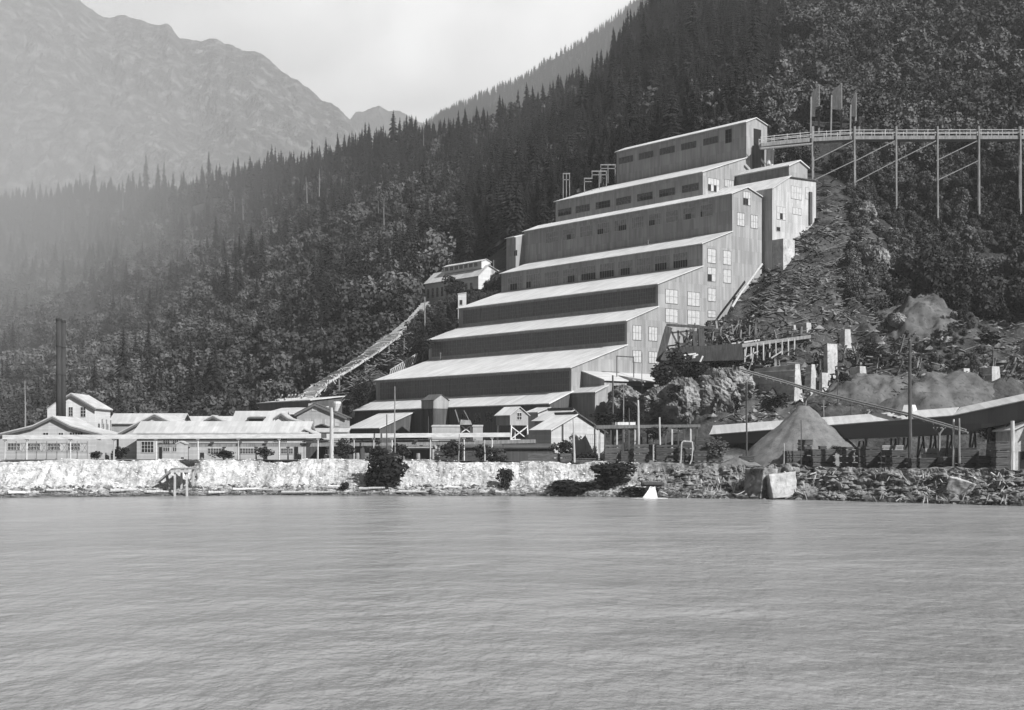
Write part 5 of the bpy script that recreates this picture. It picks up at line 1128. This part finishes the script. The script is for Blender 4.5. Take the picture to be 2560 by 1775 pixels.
def broad_mesh(name, seed, n=430, m=None, low=.18, rad=.33, leaf=.06):
    rr = random.Random(seed); mb = MB(); lobes = []
    for _ in range(8):
        a = rr.uniform(0, 6.28); q = rr.uniform(0, rad*.55); lobes.append((Vector((math.cos(a)*q, math.sin(a)*q, rr.uniform(low+.14, .86))), rr.uniform(rad*.34, rad*.62)))
    lobes.append((Vector((0,0,.5)), rad*.75))
    for _ in range(n):
        c, r = rr.choice(lobes); d = Vector((rr.gauss(0,1), rr.gauss(0,1), rr.gauss(0,1)+.25)).normalized(); p = c+d*r*(rr.random()**.35)
        if p.z < low*.6: continue
        nrm = (d+Vector((rr.gauss(0,.5), rr.gauss(0,.5), rr.gauss(0,.5)))).normalized(); u = nrm.orthogonal().normalized(); u = (Matrix.Rotation(rr.uniform(0,6.28), 3, nrm) @ u); v = nrm.cross(u); s = leaf*rr.uniform(.5,1.3)
        k = len(mb.v); mb.v += [tuple(p+u*s), tuple(p+v*s*.8+nrm*s*.25), tuple(p-u*s*.9), tuple(p-v*s*.7-nrm*s*.2)]; mb.f += [(k,k+1,k+2),(k,k+2,k+3)]
    me = bpy.data.meshes.new(name); me.from_pydata(mb.v, [], mb.f); me.materials.append(m or m_leaf); return me
def trunk_mesh(name, h, r, m, branches=0, seed=0):
    rr = random.Random(seed); mb = MB(); mb.tube((0,0,-.06), (0.004,0,h*.5), r, r*.7, n=6); mb.tube((.004,0,h*.5), (0,0,h), r*.7, r*.15, n=6)
    for _ in range(branches):
        z = rr.uniform(h*.3, h*.85); a = rr.uniform(0,6.28); l = rr.uniform(.1,.22); mb.tube((0,0,z), (math.cos(a)*l, math.sin(a)*l, z+l*.8), r*.45, r*.12, n=5)
    return mb.mesh(name, m)
con = [conifer_mesh('spruce_crown', s, levels=lv, slim=sl) for s, lv, sl in ((1,26,.17),(2,24,.21),(3,28,.14))]
bro = [broad_mesh('alder_crown', s, n, rad=rd, leaf=lf) for s, n, rd, lf in ((11,900,.36,.044),(12,850,.30,.041),(13,1000,.42,.047))]
ctr = trunk_mesh('trunk', .9, .014, m_bark); btr = trunk_mesh('trunk', .7, .02, m_bark, 6, 3)

def density(px, x, y):
    """what grows at a place: 0 nothing, else the chance of a conifer"""
    pass
def sample_forest():
    pts = []
    # candidates spread over the slope, denser near the camera where trees show larger
    N = 60000
    px = NP.uniform(-350, 2850, N); u = NP.uniform(0, 1, N); D = 300*(1750/300)**u
    # equal-area weights
    keep = NP.uniform(0, 1, N) < np.clip((D/1100)**1.25, 0.05, 1)*np.where(px > 1150, 1, .9)
    px, D = px[keep], D[keep]; x = (px-CX)/F*D; y = D; z = ground_z(x, y, True)
    foot = np.interp(px, [-350,0,300,500,650,760,860,950,1020,1070,1150,1260,1300,1800,1900], [560,522,458,415,392,380,385,395,412,448,462,458,400,385,290])
    up = z - zy(x)
    ok = (D > foot) & (up > 1.2)
    # clearings: the mill, the chute, the crest of rubble, the bridge line
    ma = (x-P0.x)*E1.x+(y-P0.y)*E1.y; ms = (x-P0.x)*E2.x+(y-P0.y)*E2.y
    ok &= ~((ma > -82) & (ma < 6) & (ms < 90) & (ms > -30))
    ok &= ~((ma > -135) & (ma <= -82) & (ms > 8) & (ms < 62) & (D < 402))
    ok &= ~((px > 1850) & (D < rub_edge(px) + 8*(fbm(x/20, y/20, 3, 51)-.5)))
    gul = (abs(px-(1515-(z-150)*0.0)) < 6) & (D > 500) & (D < 720); ok &= ~gul
    ok &= ~((px > 2010) & (px < 2170) & (D > 366) & (D < 404))
    # openings
    ok &= (fbm(x/60, y/60, 3, 77) > .27) | (px > 1850)
    x, y, z, px, D, up = x[ok], y[ok], z[ok], px[ok], D[ok], up[ok]
    # conifers: high ground, the dark spur upper right; broadleaf: lower slopes and the right hill
    rel = np.where(px < 1150, (D-foot[ok])/(np.interp(px, [-350,600,1150],[900,750,480])), 0)
    pc = np.clip(rel*1.7-.8, 0.03, .97)
    mid = (px >= 1150) & (px < 1900); pc = np.where(mid, .55, pc)
    right = px >= 1900; pc = np.where(right, np.clip(.42-(px-1900)/500, .02, .4), pc)
    spur = (px > 1400) & (px < 1950) & (D > 470); pc = np.where(spur, .95, pc)
    pc = np.clip(pc + (fbm(x/45, y/45, 3, 99)-.5)*1.1, .02, .98)
    isc = NP.uniform(0, 1, len(x)) < pc
    h = np.where(isc, NP.uniform(12, 26, len(x)), NP.uniform(8, 15, len(x)))
    h = np.where(isc & (NP.uniform(0,1,len(x)) < .08), h*1.3, h)
    h = np.where((px > 1900) & isc, h*.7, h)
    h = np.where(~isc, h*(.65+.75*fbm(x/30, y/30, 3, 123)), h)
    h = np.where((D < 400) & (px < 1300), h*.62, h)
    h = np.where((D < 470) & (px > 1300) & (px < 2850), h*.72, h)
    h = np.where((D > 325) & (D < 372) & (px > 1950), h*.6, h)
    return x, y, z, h, isc, px, D
fx, fy, fz, fh, fc, fpx, fD = sample_forest()
# what would show: a tree's top above the ground that hides it is taken as showing when it stands in the frame
inview = (fpx > -20) & (fpx < 2580) & (HY-(fz+fh-HC)/fD*F < 1100) & (HY-(fz+fh-HC)/fD*F > -40)
order = np.argsort(-(fh/fD*inview))
solo = order[:298]; sset = set(int(i) for i in solo); rest = np.array([i for i in range(len(fx)) if i not in sset])
def make_tree(kind, crown, trunk, label, cat, group, spread):
    root = empty(kind, (0,0,0)); tag(root, label, cat, group)
    for nm, me in (('crown', crown), ('trunk', trunk)):
        c = bpy.data.objects.new(nm, me); COL.objects.link(c); c.parent = root
    root.scale = (1,1,1); return root
def zone(px, c):
    k = int(np.searchsorted([330, 640, 940, 1240, 1560, 1900, 2230], px))
    w = ['above the gabled house and smokestacks', 'above the long building', 'above the foot of the timber chute', 'above the clerestory house', 'left of the mill top', 'above the top step of the mill', 'above the left half of the tram bridge', 'around the right half of the tram bridge'][k]
    return (('dark pointed spruce in the forest ' if c else 'leafy round alder in the forest ') + w, ('spruces ' if c else 'alders ') + w)
protos = {}
for n_, i in enumerate(solo):
    c = int(fc[i]); vi = int(R.random()*3); key = (c, vi); lab, grp = zone(fpx[i], c)
    if key not in protos:
        t = make_tree('spruce_tree' if c else 'alder_tree', con[vi] if c else bro[vi], ctr if c else btr, lab, 'spruce' if c else 'alder', grp, 1); protos[key] = t
    else: t = copy_tree(protos[key])
    t['label'] = lab; t['group'] = grp
    t.location = (fx[i], fy[i], fz[i]-.2); hh = float(fh[i]); t.scale = (hh*R.uniform(.9,1.15),)*2+(hh,); t.rotation_euler = (0, 0, R.uniform(0, 6.28))
for key in [(c, v) for c in (0, 1) for v in range(3)]:
    if key not in protos:
        c, vi = key; i = int(order[298+3*c+vi]); lab, grp = zone(fpx[i], c); t = make_tree('spruce_tree' if c else 'alder_tree', con[vi] if c else bro[vi], ctr if c else btr, lab, 'spruce' if c else 'alder', grp, 1); protos[key] = t
        t.location = (fx[i], fy[i], fz[i]-.2); t.scale = (float(fh[i]),)*3
def instancer(name, pts, hts, crown_obj, seed):
    me = bpy.data.meshes.new(name); me.from_pydata(pts.tolist(), [], []); a = me.attributes.new('size', 'FLOAT', 'POINT'); a.data.foreach_set('value', hts.astype(np.float32))
    o = bpy.data.objects.new(name, me); COL.objects.link(o); tag(o, kind='stuff')
    ng = bpy.data.node_groups.new(name + '_spread', 'GeometryNodeTree'); ng.interface.new_socket('Geometry', in_out='INPUT', socket_type='NodeSocketGeometry'); ng.interface.new_socket('Geometry', in_out='OUTPUT', socket_type='NodeSocketGeometry')
    N = ng.nodes; L = ng.links; gi = N.new('NodeGroupInput'); go = N.new('NodeGroupOutput'); ip = N.new('GeometryNodeInstanceOnPoints'); oi = N.new('GeometryNodeObjectInfo'); oi.inputs[0].default_value = crown_obj; oi.inputs['As Instance'].default_value = True
    rv = N.new('FunctionNodeRandomValue'); rv.data_type = 'FLOAT_VECTOR'; rv.inputs[0].default_value = (-.04,-.04,0); rv.inputs[1].default_value = (.04,.04,6.283); rv.inputs['Seed'].default_value = seed
    na = N.new('GeometryNodeInputNamedAttribute'); na.data_type = 'FLOAT'; na.inputs[0].default_value = 'size'
    L.new(gi.outputs[0], ip.inputs['Points']); L.new(oi.outputs['Geometry'], ip.inputs['Instance']); L.new(rv.outputs[0], ip.inputs['Rotation']); L.new(na.outputs[0], ip.inputs['Scale']); L.new(ip.outputs[0], go.inputs[0])
    md = o.modifiers.new('spread', 'NODES'); md.node_group = ng; return o
var = NP.integers(0, 3, len(fx))
for c in (0, 1):
    for vi in range(3):
        sel = rest[(fc[rest] == bool(c)) & (var[rest] == vi)]
        crown = [ch for ch in protos[(c, vi)].children if ch.name.startswith('crown')][0]
        instancer('spruce_forest' if c else 'alder_forest', np.stack([fx[sel], fy[sel], fz[sel]-.3], -1), fh[sel], crown, vi+c*7)
# the wooded hill behind: spruces only
mc = np.array([v.co for v in midhill.data.vertices]).reshape(120, 420, 3)
n = 26000; rr_ = NP.uniform(.12, .84, n)*119; cc_ = NP.uniform(0, 1, n)**.8*419
i0 = rr_.astype(int); j0 = np.clip(cc_.astype(int), 0, 418); fr = (rr_-i0)[:,None]; fcc = (cc_-j0)[:,None]
i1 = np.clip(i0+1, 0, 119); pm = (mc[i0,j0]*(1-fr)+mc[i1,j0]*fr)*(1-fcc)+(mc[i0,j0+1]*(1-fr)+mc[i1,j0+1]*fr)*fcc
hm = NP.uniform(18, 42, n); vm = NP.integers(0, 3, n)
for vi in range(3):
    crown = [ch for ch in protos[(1, vi)].children if ch.name.startswith('crown')][0]
    instancer('hill_forest', pm[vm == vi], hm[vm == vi], crown, 40+vi)

# tall spruces standing above the skyline of the left ridge
sky_sp = [(365,380,460),(395,405,460),(410,400,460),(522,375,450),(505,408,455),(780,345,420),(844,330,400),(815,342,410),(958,310,380),(922,305,380),(905,318,385),(880,325,390),(1004,325,385),(1037,322,372),(735,385,430),(688,365,430),(595,388,440),(177,455,520),(200,430,520),(236,410,510)]
for k, (px, yt, yb) in enumerate(sky_sp):
    D = float(np.interp(px, [0,300,600,800,1000,1150],[1400,1300,1150,1050,950,850])); x, y = G(px, D); zt = Zp(yt, D); zb = max(zt-40, gz(x, y, True)-.5); hh = zt-zb
    t = copy_tree(protos[(1, k % 3)]); t['label'] = 'tall lone spruce rising above the skyline of the left ridge'; t['group'] = 'tall spruces on the left ridge'
    t.location = (x, y, zb); w_ = max(hh*.75, 14); t.scale = (w_, w_, hh); t.rotation_euler = (0,0,k)
# bare snags
snags = [(770,445,495,850),(800,425,478,850),(856,445,480,800),(962,500,545,640),(948,505,515,640),(311,470,515,1000),(590,495,515,800),(611,500,535,800),(162,520,570,900),(421,485,510,900),(487,570,600,720),(670,525,530,760),(75,955,1060,400),(1060,330,352,900),(1236,425,445,640)]
sm = MB(); sm.tube((0,0,0),(.01,0,.5),.02,.015,n=7); sm.tube((.01,0,.5),(0,0,1),.015,.006,n=7); sm.tube((.01,0,.55),(.06,.02,.68),.006,.003,n=5); sm.tube((.01,0,.7),(-.05,.02,.8),.005,.002,n=5); sme = sm.mesh('snag', m_snag)
for k, (px, yt, yb, D) in enumerate(snags):
    x, y = G(px, D); o_ = bpy.data.objects.new('dead_tree', sme); COL.objects.link(o_); zb = Zp(yb, D)-4; h = Zp(yt, D)-zb
    o_.location = (x, y-4, zb); o_.scale = (h*.9, h*.9, h); o_.rotation_euler = (0, R.uniform(-.05,.05), k); tag(o_, 'bleached bare trunk standing among the dark trees', 'dead tree', 'bleached snags in the forest')

# shrubs
def shrub(px, py, D, wpx, hpx, label, vi=0, m=None, name='shrub', n=900, seed=0, group=None):
    D = max(D, float(Dw(px))+12) if D > float(Dw(px))+7 else D
    x, y = G(px, D); zb = Zp(py+hpx/2, D); w_ = wpx/F*D; h = hpx/F*D
    me = broad_mesh('foliage', 100+seed, n, m or m_bush, low=.02, rad=.5, leaf=.055)
    root = empty(name, (x, y, zb)); tag(root, label, 'bush', group)
    f = bpy.data.objects.new('foliage', me); COL.objects.link(f); f.parent = root; f.scale = (w_*1.25, w_*.9, h*1.1)
    s = MB(); [s.tube((0,0,-.3), (w_*.2*math.cos(a), w_*.2*math.sin(a), h*.5), .06, .03, n=5) for a in (0, 2.1, 4.2)]; s.build('stem', m_bark, root)
shrub(960,1186,Dw(960)+3.2,108,86,'big round black bush on the white bank below the flagpole', n=2600, seed=1)
shrub(860,1216,Dw(860)+1.5,26,24,'small dark bush at the foot of the white bank', seed=2)
shrub(1265,1199,Dw(1265)+2.6,44,52,'pointed dark bush on the white bank, middle of the shore', n=1200, seed=3)
shrub(1425,1220,Dw(1425)+1.6,120,34,'low wide dark thicket at the water edge, left of the outfall', n=2200, seed=4)
shrub(1535,1192,Dw(1535)+3,110,52,'dark thicket up the bank left of the outfall', n=2200, seed=5)
shrub(1580,1228,Dw(1580)+1.2,70,22,'low dark bush touching the outfall', seed=6)
for k, (px, py, D, w_, h, lab) in enumerate(((1000,1132,247,60,34,'dark shrub under the flagpole and flume'),(950,1135,247,46,34,'dark shrub behind the big bush'),(1130,1125,250,60,50,'dark shrub between derrick and bank'),
      (1200,1128,250,50,46,'dark shrub beneath the white trestle legs'),(1240,1140,249,60,34,'low dark shrub right of the trestle legs'),(1410,1128,249,66,52,'bushy shrub in front of the gabled shed'),(1470,1142,248,60,30,'low shrub before the gabled shed window'),
      (860,1125,248,50,44,'dark shrub beside the thick lamp pole'),(660,1132,252,60,26,'dark shrub in front of the long building'),(560,1136,252,60,22,'low dark shrub left of centre before the long building'),(300,1135,258,44,30,'dark shrub between the gabled house and the long building'),
      (243,1138,250,36,18,'low shrub at the right corner of the gabled house'),(2478,1095,222,60,40,'dark shrub below the gallery near the right edge'),(1640,1085,252,60,30,'dark shrub under the timber platform'),(1792,1120,238,56,40,'pale-leaved shrub on the dark stacks'),
      (1585,1040,258,50,30,'low shrub under the pale annex'),(1755,930,274,60,36,'dark scrub on top of the ribbed rock outcrop'),(1690,985,264,50,34,'dark scrub on the face of the dark rock outcrop'),(1835,1010,266,50,34,'dark scrub between the outcrop and the long pier'),(1510,1045,258,70,26,'low dark shrub at the foot of the ore bin'),(1700,905,276,70,50,'black shrub at the foot of the timber trestle'),(1660,940,272,80,60,'dark shrub below the timber trestle'),
      (1950,1000,268,60,30,'dark scrub at the foot of the long pier'),(2110,950,270,40,34,'dark scrub right of the squat pier'),(2180,880,285,60,40,'dark scrub above the low gravel mound'),(2450,870,290,110,60,'dark scrub on the right rubble'),
      (1110,835,360,70,60,'dark scrub left of the second roof'),(1190,740,398,60,26,'dark scrub below the clerestory house'),(1140,722,400,60,50,'dark bush in front of the clerestory house'),(1060,860,352,60,40,'dark scrub above the lowest big roof'),(905,985,340,60,50,'dark scrub beside the left end of the mill'),
      (1530,460,395,50,50,'dark tree clump under the pale timber frames'),(2090,1130,235,40,24,'low scrub behind the lumber stacks'))):
    shrub(px, py, D, w_, h, lab, n=700, seed=20+k, m=(m_leaf if 'pale' in lab and 'leaved' in lab else m_bush))
# brush that covers the slope beside the mill and on the rubble margins
bx_, by_, bh_ = [], [], []
rr = random.Random(77)
while len(bx_) < 4200:
    r_ = rr.random()
    if r_ < .45: px, D = rr.uniform(820, 1300), rr.uniform(335, 420)
    elif r_ < .7: px, D = rr.uniform(1560, 1900), rr.uniform(256, 285)
    elif r_ < .82: px, D = rr.uniform(2190, 2700), rr.uniform(268, 350)
    else: px, D = rr.uniform(2120, 2750), rr.uniform(305, 400)
    x, y = G(px, D); ma = (x-P0.x)*E1.x+(y-P0.y)*E1.y; ms = (x-P0.x)*E2.x+(y-P0.y)*E2.y
    if -76 < ma < 9 and -17 < ms < 88: continue
    if px < 1300 and (gz(x, y)-zy(x) < 1.5): continue
    if vnoise(x/9, y/9, 4) < (.35 if px < 1300 else (.1 if r_ >= .82 else .55)): continue
    bx_.append(x); by_.append(y); bh_.append(rr.uniform(1.2, 3.6) if px < 1300 else (rr.uniform(2.2, 5.0) if r_ >= .82 else rr.uniform(.8, 2.4)))
bz_ = ground_z(np.array(bx_), np.array(by_), True)
fo = [c for c in bpy.data.objects if c.name.startswith('foliage')][6]
bp_ = bpy.data.objects
crown = [ch for ch in protos[(0, 0)].children if ch.name.startswith('crown')][0]
instancer('undergrowth', np.stack([bx_, by_, bz_-.3], -1), np.array(bh_), crown, 91)

# ------------------------------------------------------------------ haze over the inlet
hz_ = MB(); hz_.box(-9000, 9000, -60, 14500, -4, 4600)
ho = hz_.build('haze', None) if False else None
hm_ = bpy.data.materials.new('haze'); hm_.use_nodes = True; nt = hm_.node_tree; nt.nodes.clear(); out = nt.nodes.new('ShaderNodeOutputMaterial'); vol = nt.nodes.new('ShaderNodeVolumePrincipled')
vol.inputs['Color'].default_value = (.95,.95,.95,1); vol.inputs['Density'].default_value = HAZE; nt.links.new(vol.outputs[0], out.inputs['Volume'])
tag(hz_.build('haze', hm_), kind='stuff')

# extra haze volume added on the left to pale the forest behind the camp
def left_haze():
    m = bpy.data.materials.new('smoke'); m.use_nodes = True; nt = m.node_tree; N = nt.nodes; L = nt.links; N.clear()
    out = N.new('ShaderNodeOutputMaterial'); v = N.new('ShaderNodeVolumePrincipled'); v.inputs['Color'].default_value = (.97,.97,.97,1)
    tc = N.new('ShaderNodeTexCoord'); gr = N.new('ShaderNodeTexGradient'); gr.gradient_type = 'QUADRATIC_SPHERE'; L.new(tc.outputs['Object'], gr.inputs[0])
    mu = N.new('ShaderNodeMath'); mu.operation = 'MULTIPLY'; mu.inputs[1].default_value = LEFT_HAZE; L.new(gr.outputs[0], mu.inputs[0]); nz = N.new('ShaderNodeTexNoise'); nz.inputs['Scale'].default_value = 2.6; nz.inputs['Detail'].default_value = 3; L.new(tc.outputs['Object'], nz.inputs[0]); rg = N.new('ShaderNodeMapRange'); rg.inputs[1].default_value = .3; rg.inputs[2].default_value = .7; rg.inputs[3].default_value = .35; rg.inputs[4].default_value = 1.6; L.new(nz.outputs[0], rg.inputs[0]); m3 = N.new('ShaderNodeMath'); m3.operation = 'MULTIPLY'; L.new(mu.outputs[0], m3.inputs[0]); L.new(rg.outputs[0], m3.inputs[1]); L.new(m3.outputs[0], v.inputs['Density']); L.new(v.outputs[0], out.inputs['Volume'])
    mb = MB(); n1, n2 = 16, 24
    for i in range(n1+1):
        ph = math.pi*i/n1
        for j in range(n2): t = 2*math.pi*j/n2; mb.v.append((math.sin(ph)*math.cos(t), math.sin(ph)*math.sin(t), math.cos(ph)))
    for i in range(n1): mb.f += [(i*n2+j, i*n2+(j+1)%n2, (i+1)*n2+(j+1)%n2, (i+1)*n2+j) for j in range(n2)]
    o = mb.build('smoke', m, loc=(-400, 760, 150)); o.scale = (370, 520, 300); tag(o, kind='stuff')
LEFT_HAZE = 0.0046
left_haze()
